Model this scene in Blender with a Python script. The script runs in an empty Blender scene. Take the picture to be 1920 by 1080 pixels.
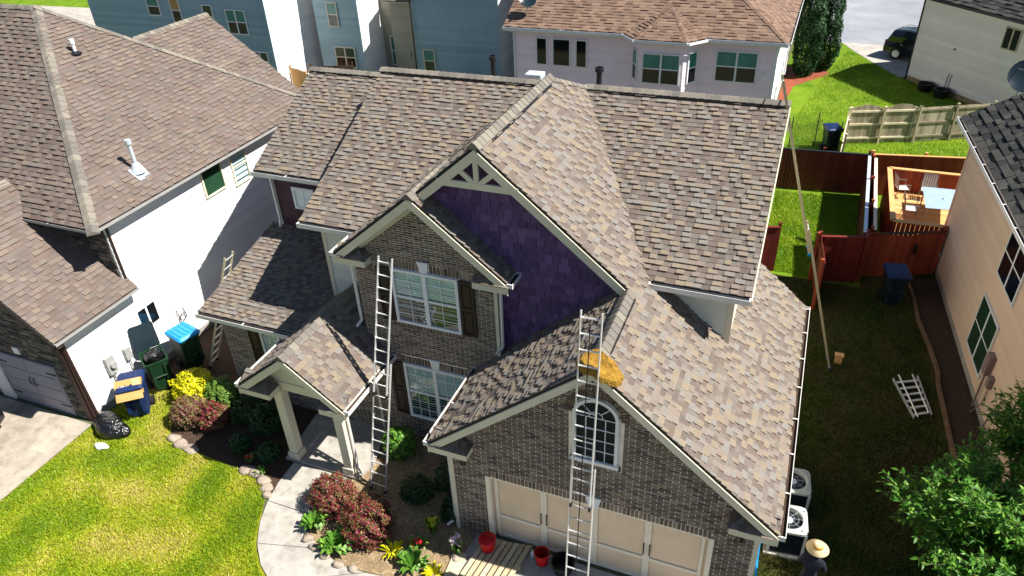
import bpy, bmesh, math, random
import numpy as np
from mathutils import Vector as V, Matrix

random.seed(7)
rng = np.random.default_rng(7)
sc = bpy.context.scene
col = sc.collection
rad = math.radians

# ------------------------------------------------------------------ camera
CP, YAW, PIT, ROLL, FPX = V((6.156, -10.306, 14.766)), -0.405, 0.582, -0.048, 1376.4
_F = V((math.sin(YAW) * math.cos(PIT), math.cos(YAW) * math.cos(PIT), -math.sin(PIT)))
_R = V((math.cos(YAW), -math.sin(YAW), 0))
_U = _R.cross(_F)
CR = math.cos(ROLL) * _R + math.sin(ROLL) * _U
CU = -math.sin(ROLL) * _R + math.cos(ROLL) * _U
cam_data = bpy.data.cameras.new('camera')
cam_data.sensor_width = 36.0
cam_data.lens = FPX / 1920 * 36
cam_data.clip_end = 2000
cam = bpy.data.objects.new('camera', cam_data)
col.objects.link(cam)
m3 = Matrix((CR, CU, -_F)).transposed()
cam.matrix_world = Matrix.Translation(CP) @ m3.to_4x4()
sc.camera = cam

# ------------------------------------------------------------------ sky, sun, exposure
SUN_EL, SUN_AZ = rad(51.5), rad(6.5)          # azimuth counted from +X towards +Y
sd = V((math.cos(SUN_EL) * math.cos(SUN_AZ), math.cos(SUN_EL) * math.sin(SUN_AZ), math.sin(SUN_EL)))
world = bpy.data.worlds.new('World')
sc.world = world
world.use_nodes = True
wn = world.node_tree
sky = wn.nodes.new('ShaderNodeTexSky')
sky.sky_type = 'NISHITA'
sky.sun_disc = False
sky.sun_elevation = SUN_EL
sky.sun_rotation = rad(90) - SUN_AZ
sky.dust_density = 0.2
sky.ozone_density = 2.5
bg = wn.nodes['Background']
wn.links.new(sky.outputs[0], bg.inputs[0])
bg.inputs[1].default_value = 0.05
sl = bpy.data.lights.new('sun', 'SUN')
sl.energy = 5.0
sl.angle = rad(0.53)
sl.color = (1.0, 0.95, 0.88)
so = bpy.data.objects.new('sun', sl)
col.objects.link(so)
so.rotation_euler = sd.to_track_quat('Z', 'Y').to_euler()
so.location = sd * 60
vs = sc.view_settings
vs.view_transform = 'Standard'
vs.look = 'None'
vs.gamma = 1.0
vs.use_curve_mapping = False
vs.exposure = 1.12
sc.cycles.use_denoising = True
sc.cycles.max_bounces = 5
sc.cycles.diffuse_bounces = 3
sc.cycles.transparent_max_bounces = 6

# ------------------------------------------------------------------ materials
MATS = {}
def mat(name, cols, rough=.8, scale=6., bump=0., bscale=None, spec=.3, metal=0., tone=False, var=.25, dist=.01):
    m = bpy.data.materials.new(name)
    m.use_nodes = True
    nt = m.node_tree
    L = nt.links.new
    b = nt.nodes['Principled BSDF']
    b.inputs['Roughness'].default_value = rough
    b.inputs['Specular IOR Level'].default_value = spec
    b.inputs['Metallic'].default_value = metal
    tc = nt.nodes.new('ShaderNodeTexCoord')
    nz = nt.nodes.new('ShaderNodeTexNoise')
    nz.inputs['Scale'].default_value = scale
    nz.inputs['Detail'].default_value = 6
    nz.inputs['Roughness'].default_value = .65
    L(tc.outputs['Object'], nz.inputs['Vector'])
    rp = nt.nodes.new('ShaderNodeValToRGB')
    el = rp.color_ramp.elements
    n = len(cols)
    if tone:
        rp.color_ramp.interpolation = 'CONSTANT'
        at = nt.nodes.new('ShaderNodeAttribute')
        at.attribute_name = 'tone'
        L(at.outputs['Fac'], rp.inputs[0])
        pos = [i / n for i in range(n)]
    else:
        L(nz.outputs[0], rp.inputs[0])
        pos = [.32 + .36 * i / max(1, n - 1) for i in range(n)]
    el[0].position = pos[0]; el[0].color = (*cols[0], 1)
    if n == 1:
        el.remove(el[1])
    else:
        el[1].position = pos[1]; el[1].color = (*cols[1], 1)
        for i in range(2, n):
            e = el.new(pos[i]); e.color = (*cols[i], 1)
    out = rp.outputs[0]
    if var:
        mx = nt.nodes.new('ShaderNodeMix')
        mx.data_type = 'RGBA'; mx.blend_type = 'MULTIPLY'
        mx.inputs[0].default_value = 1.0
        mr = nt.nodes.new('ShaderNodeMapRange')
        mr.inputs[1].default_value = .3; mr.inputs[2].default_value = .7
        mr.inputs[3].default_value = 1 - var; mr.inputs[4].default_value = 1 + var
        n2 = nt.nodes.new('ShaderNodeTexNoise')
        n2.inputs['Scale'].default_value = scale * .37
        n2.inputs['Detail'].default_value = 8
        n2.inputs['Roughness'].default_value = .75
        L(tc.outputs['Object'], n2.inputs['Vector'])
        L(n2.outputs[0], mr.inputs[0])
        L(out, mx.inputs[6]); L(mr.outputs[0], mx.inputs[7])
        out = mx.outputs[2]
    L(out, b.inputs['Base Color'])
    if bump:
        bp = nt.nodes.new('ShaderNodeBump')
        bp.inputs['Strength'].default_value = bump
        bp.inputs['Distance'].default_value = dist
        n3 = nt.nodes.new('ShaderNodeTexNoise')
        n3.inputs['Scale'].default_value = bscale or scale * 6
        n3.inputs['Detail'].default_value = 5
        L(tc.outputs['Object'], n3.inputs['Vector'])
        L(n3.outputs[0], bp.inputs['Height'])
        L(bp.outputs[0], b.inputs['Normal'])
    MATS[name] = m
    return m

def leaf_mat(name, cols, trans=.25):
    m = mat(name, cols, rough=.5, tone=True, var=.15, spec=.35)
    nt = m.node_tree
    b = nt.nodes['Principled BSDF']
    tr = nt.nodes.new('ShaderNodeBsdfTranslucent')
    src = b.inputs['Base Color'].links[0].from_socket
    nt.links.new(src, tr.inputs[0])
    ms = nt.nodes.new('ShaderNodeMixShader')
    ms.inputs[0].default_value = trans
    nt.links.new(b.outputs[0], ms.inputs[1]); nt.links.new(tr.outputs[0], ms.inputs[2])
    nt.links.new(ms.outputs[0], nt.nodes['Material Output'].inputs[0])
    return m

def glass_mat(name, tint, refl):
    m = bpy.data.materials.new(name)
    m.use_nodes = True
    nt = m.node_tree
    nt.nodes.remove(nt.nodes['Principled BSDF'])
    t = nt.nodes.new('ShaderNodeBsdfTransparent'); t.inputs[0].default_value = (*tint, 1)
    g = nt.nodes.new('ShaderNodeBsdfGlossy'); g.inputs['Roughness'].default_value = .03
    f = nt.nodes.new('ShaderNodeLayerWeight'); f.inputs[0].default_value = .12
    a = nt.nodes.new('ShaderNodeMath'); a.operation = 'MULTIPLY_ADD'; a.inputs[1].default_value = .3; a.inputs[2].default_value = refl
    ms = nt.nodes.new('ShaderNodeMixShader')
    nt.links.new(f.outputs[1], a.inputs[0]); nt.links.new(a.outputs[0], ms.inputs[0])
    nt.links.new(t.outputs[0], ms.inputs[1]); nt.links.new(g.outputs[0], ms.inputs[2])
    nt.links.new(ms.outputs[0], nt.nodes['Material Output'].inputs[0])
    MATS[name] = m
    return m

mat('shingle', [(0.184, 0.171, 0.153), (0.211, 0.173, 0.127), (0.193, 0.156, 0.127), (0.191, 0.167, 0.141), (0.2, 0.163, 0.12), (0.18, 0.154, 0.13), (0.134, 0.11, 0.094), (0.119, 0.096, 0.083), (0.149, 0.131, 0.112), (0.132, 0.102, 0.083), (0.154, 0.131, 0.109), (0.142, 0.117, 0.102)], rough=.95, scale=60, tone=True, var=.22, bump=.5, bscale=220, spec=.15)
mat('shingle_rose', [(.160, .128, .108), (.148, .115, .096), (.170, .136, .108), (.152, .126, .110), (.128, .099, .084), (.136, .101, .085), (.126, .105, .092), (.134, .108, .094)], rough=.95, scale=3, tone=True, var=.2, bump=.5, bscale=220, spec=.15)
mat('shingle_red', [(.170, .112, .080), (.138, .088, .064), (.195, .132, .094), (.156, .105, .080)], rough=.95, scale=3, tone=True, var=.2, spec=.15)
mat('shingle_dark', [(.036, .038, .036), (.052, .052, .047), (.028, .030, .030), (.062, .060, .053)], rough=.95, scale=3, tone=True, var=.3, spec=.15)
mat('ridge_cap', [(.185, .168, .140), (.158, .142, .120), (.205, .185, .150), (.142, .130, .114)], rough=.95, scale=50, tone=True, var=.2, bump=.4, bscale=200, spec=.15)
mat('underlay', [(.020, .019, .018)], rough=.9, var=0)
mat('brick', [(.150, .104, .074), (.112, .080, .060), (.190, .135, .096), (.078, .060, .050), (.168, .122, .088), (.245, .188, .140), (.130, .094, .068)], rough=.9, scale=25, tone=True, var=.3, bump=.5, bscale=90, spec=.2)
mat('mortar', [(.70, .63, .52), (.85, .79, .68)], rough=.95, scale=9, bump=.3, var=.25)
mat('cream', [(.62, .57, .43), (.67, .62, .48)], rough=.55, scale=3, var=.08)
mat('white_trim', [(.72, .73, .74), (.78, .78, .78)], rough=.45, scale=3, var=.05)
mat('gutter_white', [(.62, .60, .56), (.72, .70, .66)], rough=.4, scale=4, var=.12)
mat('purple_shake', [(.122, .066, .165), (.090, .050, .126), (.148, .084, .196), (.104, .060, .146)], rough=.8, scale=6, tone=True, var=.25, bump=.3, bscale=60)
mat('plum_siding', [(.060, .022, .035), (.052, .020, .033)], rough=.7, scale=4, tone=True, var=.15)
mat('cream_siding', [(.62, .62, .54), (.66, .66, .58)], rough=.65, scale=3, tone=True, var=.06)
mat('white_or_sunlit_siding', [(.82, .82, .81), (.78, .78, .78), (.85, .85, .84)], rough=.6, scale=2, tone=True, var=.05)  # real white on the left neighbour, painted sun glare on rear side walls
mat('tan_siding', [(.74, .54, .40), (.77, .565, .42), (.72, .525, .39)], rough=.7, scale=1.2, tone=True, var=.08)
mat('pink_siding', [(.90, .74, .82), (.93, .78, .85)], rough=.7, scale=2, tone=True, var=.06)
mat('blue_siding', [(.27, .39, .44), (.30, .42, .47), (.245, .36, .41)], rough=.7, scale=2, tone=True, var=.1)
mat('olive_siding', [(.31, .30, .235), (.34, .325, .26)], rough=.7, scale=2, tone=True, var=.1)
mat('grey_siding', [(.66, .60, .57), (.69, .63, .60), (.63, .575, .555)], rough=.7, scale=2, tone=True, var=.08)
mat('stone', [(.075, .065, .055), (.13, .11, .09), (.05, .048, .045), (.17, .145, .115), (.10, .09, .082)], rough=.9, scale=20, tone=True, var=.35, bump=.6, bscale=60)
mat('brown_metal', [(.035, .018, .015)], rough=.5, var=.1)
mat('shutter', [(.022, .013, .010), (.03, .018, .014)], rough=.5, scale=10, var=.2)
mat('door_beige', [(.72, .555, .385), (.76, .59, .41)], rough=.6, scale=2.5, var=.1)
mat('door_trim', [(.78, .70, .55), (.82, .74, .59)], rough=.55, scale=3, var=.06)
mat('door_grey', [(.24, .24, .28), (.27, .27, .31)], rough=.6, scale=2, var=.08)
mat('black_iron', [(.010, .010, .011)], rough=.45, var=0)
mat('black_plastic', [(.008, .008, .009)], rough=.35, var=.2, spec=.4)
mat('bag_black', [(.004, .004, .005)], rough=.14, bump=1.0, bscale=9, dist=.08, spec=.6, var=0)
mat('bag_white', [(.75, .75, .78)], rough=.4, bump=.7, bscale=14, dist=.03)
mat('aluminium', [(.66, .66, .64), (.74, .74, .72)], rough=.38, metal=.55, scale=20, var=.15)
mat('fiberglass', [(.50, .44, .27), (.58, .51, .33)], rough=.5, scale=14, var=.2)
mat('foam', [(.235, .125, .014), (.31, .175, .022), (.14, .062, .008)], rough=.95, scale=8, bump=1., bscale=26, dist=.03, var=.2)
mat('concrete', [(.25, .23, .20), (.36, .335, .295), (.30, .28, .25)], rough=.9, scale=2.6, bump=.3, bscale=70, var=.26)
mat('drive', [(.22, .19, .152), (.36, .315, .25), (.28, .245, .20)], rough=.9, scale=1.5, bump=.3, bscale=60, var=.32)
mat('asphalt', [(.20, .21, .235), (.27, .28, .305)], rough=.9, scale=.35, bump=.2, bscale=60, var=.2)
mat('grass', [(.13, .18, .006), (.20, .24, .010), (.27, .28, .018), (.31, .28, .05)], rough=.95, scale=.8, bump=.8, bscale=45, dist=.05, var=.35, spec=.1)
mat('lawn_far', [(.07, .145, .007), (.115, .20, .010), (.17, .235, .014)], rough=.95, scale=.7, bump=.8, bscale=40, dist=.05, var=.3, spec=.1)
mat('ground_soil', [(.075, .085, .040), (.10, .105, .055), (.12, .105, .07)], rough=.95, scale=.5, bump=.5, bscale=30, dist=.05, var=.3, spec=.1)
mat('side_grass_shade', [(.020, .038, .005), (.036, .046, .008), (.070, .056, .020), (.030, .046, .007)], rough=.95, scale=1.1, bump=.8, bscale=40, dist=.05, var=.4, spec=.1)  # olive and dirt tones, darkened to put the yard's shade into the colour
mat('mulch', [(.035, .020, .013), (.075, .045, .028), (.022, .013, .010)], rough=.95, scale=18, bump=1., bscale=60, dist=.03, var=.4)
mat('red_mulch', [(.28, .075, .035), (.20, .05, .025)], rough=.95, scale=12, bump=1., bscale=60, dist=.03, var=.4)
mat('straw', [(.34, .26, .15), (.22, .15, .08), (.42, .34, .21)], rough=.95, scale=9, bump=1., bscale=50, dist=.03, var=.35)
mat('edging', [(.13, .075, .04), (.20, .12, .065)], rough=.9, scale=6, bump=.4, var=.25)
mat('rock', [(.22, .17, .13), (.33, .27, .21), (.26, .21, .17)], rough=.9, scale=7, bump=.8, bscale=22, dist=.03, var=.25)
mat('red_fence', [(.135, .018, .012), (.115, .015, .011), (.155, .024, .014), (.10, .014, .010)], rough=.6, scale=5, tone=True, var=.22)
mat('cedar', [(.25, .048, .020), (.21, .038, .017), (.29, .060, .024)], rough=.65, scale=5, tone=True, var=.2)
mat('honey_wood', [(.62, .34, .13), (.68, .40, .17), (.56, .30, .11)], rough=.6, scale=5, tone=True, var=.12)
mat('grey_wood', [(.34, .29, .20), (.28, .235, .16), (.40, .345, .245), (.24, .20, .14)], rough=.9, scale=7, tone=True, var=.25)
mat('pale_wood', [(.60, .52, .36), (.52, .44, .29), (.67, .59, .43)], rough=.8, scale=7, tone=True, var=.18)
mat('pallet_wood', [(.52, .44, .28), (.46, .38, .23), (.58, .50, .34), (.40, .33, .20)], rough=.85, scale=8, tone=True, var=.22)
mat('bin_green', [(.006, .028, .012), (.009, .036, .015)], rough=.45, scale=5, var=.2)
mat('bin_black', [(.012, .022, .030)], rough=.22, var=.15)
mat('bin_navy', [(.008, .022, .085)], rough=.45, scale=5, var=.2)
mat('lid_blue', [(.01, .22, .50), (.012, .26, .56)], rough=.4, scale=5, var=.1)
mat('cardboard', [(.42, .25, .085), (.48, .29, .10)], rough=.9, scale=6, var=.12)
mat('red_plastic', [(.50, .008, .010), (.43, .006, .008)], rough=.35, scale=6, var=.12)
mat('ac_case', [(.40, .43, .40), (.46, .49, .46)], rough=.5, scale=4, var=.1)
mat('grey_box', [(.30, .30, .29)], rough=.5, var=.12)
mat('mauve_box', [(.22, .16, .15), (.26, .19, .175)], rough=.6, var=.1)
mat('galvanised', [(.55, .62, .68), (.64, .70, .75)], rough=.35, metal=.35, scale=8, var=.12)
mat('pipe_black', [(.012, .014, .017)], rough=.45, var=.1)
mat('car_black', [(.008, .009, .012)], rough=.12, spec=.6, var=0)
mat('car_glass', [(.010, .013, .018)], rough=.06, spec=.8, var=0)
mat('tyre', [(.012, .012, .012)], rough=.8, var=.1)
mat('rim', [(.45, .46, .48)], rough=.3, metal=.7, var=.05)
mat('tail_red', [(.35, .008, .008)], rough=.2, var=0)
mat('util_green', [(.08, .22, .13)], rough=.6, var=.1)
mat('net', [(.012, .018, .012)], rough=.9, var=0)
mat('table_top', [(.27, .37, .48), (.33, .42, .53)], rough=.16, spec=.6, var=.06)
mat('chair_frame', [(.16, .15, .13)], rough=.4, metal=.4, var=.1)
mat('chair_strap', [(.55, .55, .52)], rough=.6, var=.1)
mat('cloth_dark', [(.008, .010, .020), (.012, .014, .026)], rough=.9, scale=20, var=.2, bump=.3)
mat('skin', [(.32, .17, .10)], rough=.6, var=.08)
mat('straw_hat', [(.58, .44, .25), (.66, .52, .32)], rough=.8, scale=40, bump=.4, bscale=120, var=.1)
mat('hat_band', [(.55, .27, .02)], rough=.7, var=.1)
mat('bark', [(.09, .065, .045), (.14, .10, .07)], rough=.95, scale=14, bump=.8, bscale=40, dist=.03)
mat('blind', [(.78, .86, .84)], rough=.7, var=.05)
mat('dark_room', [(.010, .014, .012)], rough=.9, var=0)
mat('green_room', [(.012, .045, .024), (.02, .06, .03)], rough=.25, scale=1.5, var=.3, spec=.6)
mat('dark_pane', [(.006, .008, .010)], rough=.06, spec=.7, var=0)
mat('teal_pane', [(.03, .17, .15), (.045, .22, .19)], rough=.1, scale=1.6, spec=.6, var=.2)
glass_mat('glass', (.90, .97, .98), .04)
leaf_mat('leaf_tree', [(.075, .23, .020), (.050, .17, .016), (.125, .30, .030), (.22, .40, .05)], .35)
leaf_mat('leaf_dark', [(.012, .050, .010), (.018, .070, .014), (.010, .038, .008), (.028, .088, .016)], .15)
leaf_mat('leaf_green', [(.09, .19, .020), (.06, .14, .016), (.13, .25, .030), (.19, .30, .05)])
leaf_mat('leaf_yellow', [(.62, .58, .004), (.55, .52, .004), (.70, .66, .01), (.46, .47, .006)])
leaf_mat('leaf_red', [(.20, .020, .036), (.12, .055, .024), (.27, .024, .050), (.11, .11, .026), (.14, .030, .030), (.17, .14, .034)])
leaf_mat('leaf_mixed', [(.20, .075, .055), (.16, .15, .045), (.24, .10, .075), (.19, .18, .06), (.13, .06, .04)])
leaf_mat('leaf_lush', [(.075, .20, .018), (.05, .15, .014), (.12, .27, .03), (.17, .33, .04)])
leaf_mat('blade', [(.14, .25, .006), (.20, .31, .007), (.28, .37, .010), (.36, .42, .014), (.45, .44, .035), (.52, .45, .12)], .3)
leaf_mat('blade_shade', [(.040, .080, .006), (.055, .085, .008), (.075, .090, .014), (.095, .085, .028)], .3)  # darker copy of blade, side yard shade put into its colour
leaf_mat('blade_bright', [(.14, .27, .006), (.19, .33, .008), (.25, .38, .010), (.30, .40, .02)], .3)
leaf_mat('petal_red', [(.5, .01, .02)], .2)
leaf_mat('petal_pale', [(.65, .50, .60)], .2)

# ------------------------------------------------------------------ helpers
class MB:
    def __init__(s):
        s.v = []; s.f = []; s.t = []
    def add(s, vs, fs, tone=.5):
        i = len(s.v)
        s.v += [tuple(p) for p in vs]
        for f in fs:
            s.f.append(tuple(i + k for k in f)); s.t.append(tone)
        return s
    def poly(s, pts, tone=.5):
        return s.add(pts, [tuple(range(len(pts)))], tone)
    def obox(s, o, u, v, w, tone=.5):
        o, u, v, w = V(o), V(u), V(v), V(w)
        p = [o, o + u, o + u + v, o + v, o + w, o + u + w, o + u + v + w, o + v + w]
        return s.add(p, [(0, 3, 2, 1), (4, 5, 6, 7), (0, 1, 5, 4), (1, 2, 6, 5), (2, 3, 7, 6), (3, 0, 4, 7)], tone)
    def box(s, a, b, tone=.5):
        return s.obox(a, (b[0] - a[0], 0, 0), (0, b[1] - a[1], 0), (0, 0, b[2] - a[2]), tone)
    def prism(s, pts, ex, tone=.5):
        n = len(pts); ex = V(ex)
        p = [V(q) for q in pts]; p = p + [q + ex for q in p]
        return s.add(p, [tuple(range(n))[::-1], tuple(range(n, 2 * n))] + [(i, (i + 1) % n, n + (i + 1) % n, n + i) for i in range(n)], tone)
    def tube(s, p0, p1, r, n=8, r1=None, tone=.5, caps=True):
        p0, p1 = V(p0), V(p1); d = (p1 - p0)
        if d.length < 1e-6: return s
        d.normalize()
        a = d.orthogonal().normalized(); b = d.cross(a); r1 = r if r1 is None else r1
        ring = [(math.cos(2 * math.pi * k / n), math.sin(2 * math.pi * k / n)) for k in range(n)]
        p = [p0 + (a * c + b * q) * r for c, q in ring] + [p1 + (a * c + b * q) * r1 for c, q in ring]
        f = [(k, (k + 1) % n, n + (k + 1) % n, n + k) for k in range(n)]
        if caps: f += [tuple(range(n))[::-1], tuple(range(n, 2 * n))]
        return s.add(p, f, tone)
    def path(s, pts, r, n=8, tone=.5):
        for a, b in zip(pts, pts[1:]): s.tube(a, b, r, n, tone=tone)
        return s
    def lathe(s, prof, c=(0, 0, 0), n=20, tone=.5, sx=1., sy=1.):
        c = V(c); p = []; k = len(prof)
        for j in range(n):
            a = 2 * math.pi * j / n
            p += [(c.x + r * math.cos(a) * sx, c.y + r * math.sin(a) * sy, c.z + z) for r, z in prof]
        f = [(j * k + i, ((j + 1) % n) * k + i, ((j + 1) % n) * k + i + 1, j * k + i + 1) for j in range(n) for i in range(k - 1)]
        return s.add(p, f, tone)
    def loft(s, rings, tone=.5, caps=True):
        n = len(rings[0]); p = [q for r in rings for q in r]; f = []
        for j in range(len(rings) - 1):
            f += [(j * n + i, j * n + (i + 1) % n, (j + 1) * n + (i + 1) % n, (j + 1) * n + i) for i in range(n)]
        if caps: f += [tuple(range(n))[::-1], tuple(range((len(rings) - 1) * n, len(rings) * n))]
        return s.add(p, f, tone)
    def build(s, name, material, parent=None, kind=None, smooth=False, local=False, fix=True, bevel=0):
        me = bpy.data.meshes.new(name)
        me.from_pydata(s.v, [], s.f)
        if fix:
            bm = bmesh.new(); bm.from_mesh(me)
            bmesh.ops.recalc_face_normals(bm, faces=bm.faces)
            bm.to_mesh(me); bm.free()
        a = me.attributes.new('tone', 'FLOAT', 'FACE')
        a.data.foreach_set('value', np.array(s.t, dtype=np.float32))
        if smooth:
            me.polygons.foreach_set('use_smooth', [True] * len(me.polygons))
        return link(name, me, material, parent, kind, local, bevel)

def link(name, me, material, parent=None, kind=None, local=False, bevel=0):
    if material: me.materials.append(MATS[material])
    o = bpy.data.objects.new(name, me)
    col.objects.link(o)
    if parent is not None:
        o.parent = parent
        if parent.type == 'EMPTY' and not local:
            o.matrix_parent_inverse = Matrix.Translation(-parent.location)
    if kind: o['kind'] = kind
    if bevel:
        b = o.modifiers.new('bevel', 'BEVEL'); b.width = bevel; b.segments = 2; b.limit_method = 'ANGLE'
    return o

def tag(o, label, cat, group=None, kind=None):
    if label: o['label'] = label
    if cat: o['category'] = cat
    if group: o['group'] = group
    if kind: o['kind'] = kind
    return o

def thing(name, label, cat, loc=(0, 0, 0), rz=0., group=None):
    o = bpy.data.objects.new(name, None)
    o.empty_display_size = .2
    col.objects.link(o)
    o.location = loc
    o.rotation_euler = (0, 0, rz)
    return tag(o, label, cat, group)

def copy_tree(o, parent=None):
    c = o.copy(); col.objects.link(c)
    if parent is not None: c.parent = parent
    for ch in [x for x in bpy.data.objects if x.parent is o]: copy_tree(ch, c)
    return c

def struct(name, pts, z, material, thick=0, kind='structure'):
    m = MB()
    if thick: m.prism([(x, y, z - thick) for x, y in pts], (0, 0, thick))
    else: m.poly([(x, y, z) for x, y in pts])
    return m.build(name, material, kind=kind)

class Fr:
    def __init__(s, o, u, v):
        s.o = V(o); s.u = V(u).normalized(); s.v = V(v).normalized(); s.n = s.u.cross(s.v).normalized()
    def p(s, a, b, h=0.): return s.o + s.u * a + s.v * b + s.n * h
    def uv(s, q):
        d = V(q) - s.o
        return (d.dot(s.u), d.dot(s.v))

def clip_half(P, ax, val, keep_ge):
    out = []
    for i in range(len(P)):
        a, b = P[i - 1], P[i]
        ia = (a[ax] >= val) if keep_ge else (a[ax] <= val)
        ib = (b[ax] >= val) if keep_ge else (b[ax] <= val)
        if ia != ib:
            t = (val - a[ax]) / (b[ax] - a[ax])
            out.append((a[0] + t * (b[0] - a[0]), a[1] + t * (b[1] - a[1])))
        if ib: out.append(b)
    return out

def area2(P):
    return abs(sum(P[i - 1][0] * P[i][1] - P[i][0] * P[i - 1][1] for i in range(len(P)))) / 2

def screen(q):
    d = V(q) - CP; w = d.dot(_F)
    return (960 + FPX * d.dot(CR) / w, 540 - FPX * d.dot(CU) / w)

PIECES = {}
def tiles(thing_key, parent, pname, material, fr, poly, rowh, width, thick, lap=True, holes=(), stagger=None, gap=0., minarea=.0015, base=-.003, v0=None, alt=False):
    """rows of pieces laid over a flat polygon of a frame, each with its own thickness; gathered and built by flush_pieces()"""
    lo = min(p[1] for p in poly) if v0 is None else v0; hi = max(p[1] for p in poly)
    r = 0; vb = lo
    while vb < hi - 1e-4:
        vt = vb + rowh
        row = clip_half(clip_half(poly, 1, vb + gap, True), 1, vt, False)
        if len(row) >= 3:
            u0 = min(p[0] for p in row); u1 = max(p[0] for p in row)
            if stagger is None: u = u0 - random.random() * .3
            else: u = math.floor(u0 / stagger) * stagger - stagger * (.5 if r % 2 else 0) - stagger
            kk = random.randint(0, 1)
            while u < u1:
                kk += 1
                w = width() if callable(width) else width
                spans = [(u + gap, u + w)]
                for (a, b, c, d) in holes:
                    if vb + rowh * .5 > b and vb + rowh * .5 < d:
                        ns = []
                        for (s0, s1) in spans:
                            if s1 <= a or s0 >= c: ns.append((s0, s1))
                            else:
                                if s0 < a: ns.append((s0, a))
                                if s1 > c: ns.append((c, s1))
                        spans = ns
                for s0, s1 in spans:
                    P = clip_half(clip_half(row, 0, s0, True), 0, s1, False)
                    Q = []
                    for q in P:
                        if not Q or abs(q[0] - Q[-1][0]) + abs(q[1] - Q[-1][1]) > 1e-4: Q.append(q)
                    if len(Q) > 2 and abs(Q[0][0] - Q[-1][0]) + abs(Q[0][1] - Q[-1][1]) < 1e-4: Q.pop()
                    if len(Q) < 3 or area2(Q) < minarea: continue
                    t = thick() if callable(thick) else thick
                    tone = random.random()
                    if alt:
                        proud = (kk % 2 == 0) != (random.random() < .18)
                        tone = tone * .5 + (0 if proud else .5)
                        t *= 1.25 if proud else .45
                    top = [fr.p(a, b, (t * (1 - .85 * (b - vb) / rowh)) if lap else t) for a, b in Q]
                    bot = [fr.p(a, b, base) for a, b in Q]
                    n = len(Q)
                    fs = [tuple(range(n))] + [(i, n + i, n + (i + 1) % n, (i + 1) % n) for i in range(n)]
                    sp = [screen(q) for q in top]
                    facing = (CP - top[0]).dot(fr.n) > 0
                    c = sp[0]
                    inside = -10 < c[0] < 1930 and -10 < c[1] < 1090
                    sc_a = area2(sp) if (facing and inside) else 0
                    PIECES.setdefault((thing_key, pname), []).append((sc_a, parent, material, top + bot, fs, tone))
                u += w
        vb = vt; r += 1

def flush_pieces(most=300):
    for (tk, pname), L in PIECES.items():
        L.sort(key=lambda x: -x[0])
        rest = {}
        for k, (a, parent, material, vs, fs, tone) in enumerate(L):
            if k < most and a > 20:
                m = MB(); m.add(vs, fs, tone); m.build(pname, material, parent, fix=False)
            else:
                rest.setdefault((parent.name, material), []).append((vs, fs, tone))
        for (pn, material), q in rest.items():
            m = MB()
            for vs, fs, tone in q: m.add(vs, fs, tone)
            m.build(pname + '_field', material, bpy.data.objects[pn], kind='stuff', fix=False)
    PIECES.clear()

def slope(tk, th, c, bx, by, poly, material='shingle', course=.14, tab=(.12, .23), thick=(.024, .040), soffit='cream', name='roof_slope', deck=.05):
    """a roof slope z = c + bx x + by y over a plan polygon: deck, soffit board and shingle courses"""
    P = [V((x, y, c + bx * x + by * y)) for x, y in poly]
    g = math.hypot(bx, by)
    vd = V((bx / g, by / g, g)).normalized()
    ud = vd.cross(V((0, 0, 1))).normalized()          # horizontal, to the right looking up the slope
    fr = Fr(P[0], ud, vd)
    if fr.n.z < 0: fr = Fr(P[0], -ud, vd)
    m = MB(); m.prism(P, fr.n * -deck)
    d = m.build(name, 'underlay', th)
    if soffit:
        m = MB(); m.prism([q - fr.n * (deck + .002) for q in P], fr.n * -.03)
        m.build('soffit', soffit, d)
    tiles(tk, d, 'shingle', material, fr, [fr.uv(q) for q in P], course, lambda: random.uniform(*tab), lambda: random.uniform(*thick), alt=True)
    return d

def siding(tk, th, o, u, poly, material, board=.18, name='siding_board', holes=(), thick=.02):
    """lap siding: one board per course over a vertical polygon given in (along, up)"""
    fr = Fr(o, u, (0, 0, 1))
    tiles(tk, th, name, material, fr, poly, board, 60., thick, holes=holes)

def wall(th, pts, ex, material, name='wall'):
    m = MB(); m.prism(pts, ex)
    return m.build(name, material, th)

def board(th, p0, p1, w, h, material, name, off=(0, 0, 0)):
    """straight board: top edge from p0 to p1, h down, w the thickness vector"""
    p0, p1, o = V(p0), V(p1), V(off)
    m = MB(); m.obox(p0 + o, p1 - p0, V((0, 0, -h)), V(w))
    return m.build(name, material, th)

def gutter(th, p0, p1, out, material='gutter_white', hang=1.1, k=1.):
    p0, p1, out = V(p0), V(p1), V(out).normalized()
    d = p1 - p0; z = V((0, 0, 1))
    m = MB()
    a = p0 - z * (.13 * k)
    m.obox(a, d, out * (.12 * k), z * .012)
    mb = MB(); mb.obox(a + z * .0125 + d.normalized() * .015, d - d.normalized() * .03, out * (.118 * k), z * (.05 * k))
    m.obox(a + out * (.12 * k), d, out * .012, z * (.125 * k))
    m.obox(a - out * .006, d, out * .008, z * (.08 * k))
    n = max(1, int(d.length / hang))
    for i in range(n + 1):
        m.obox(a + d * (i / n) * .985 + z * (.105 * k), d.normalized() * .03, out * (.125 * k), z * .014)
    m.obox(a, d.normalized() * .012, out * (.125 * k), z * (.12 * k))
    m.obox(a + d - d.normalized() * .012, d.normalized() * .012, out * (.125 * k), z * (.12 * k))
    g = m.build('gutter', material, th)
    mb.build('gutter_bed', 'mulch', g)
    return g

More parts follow.
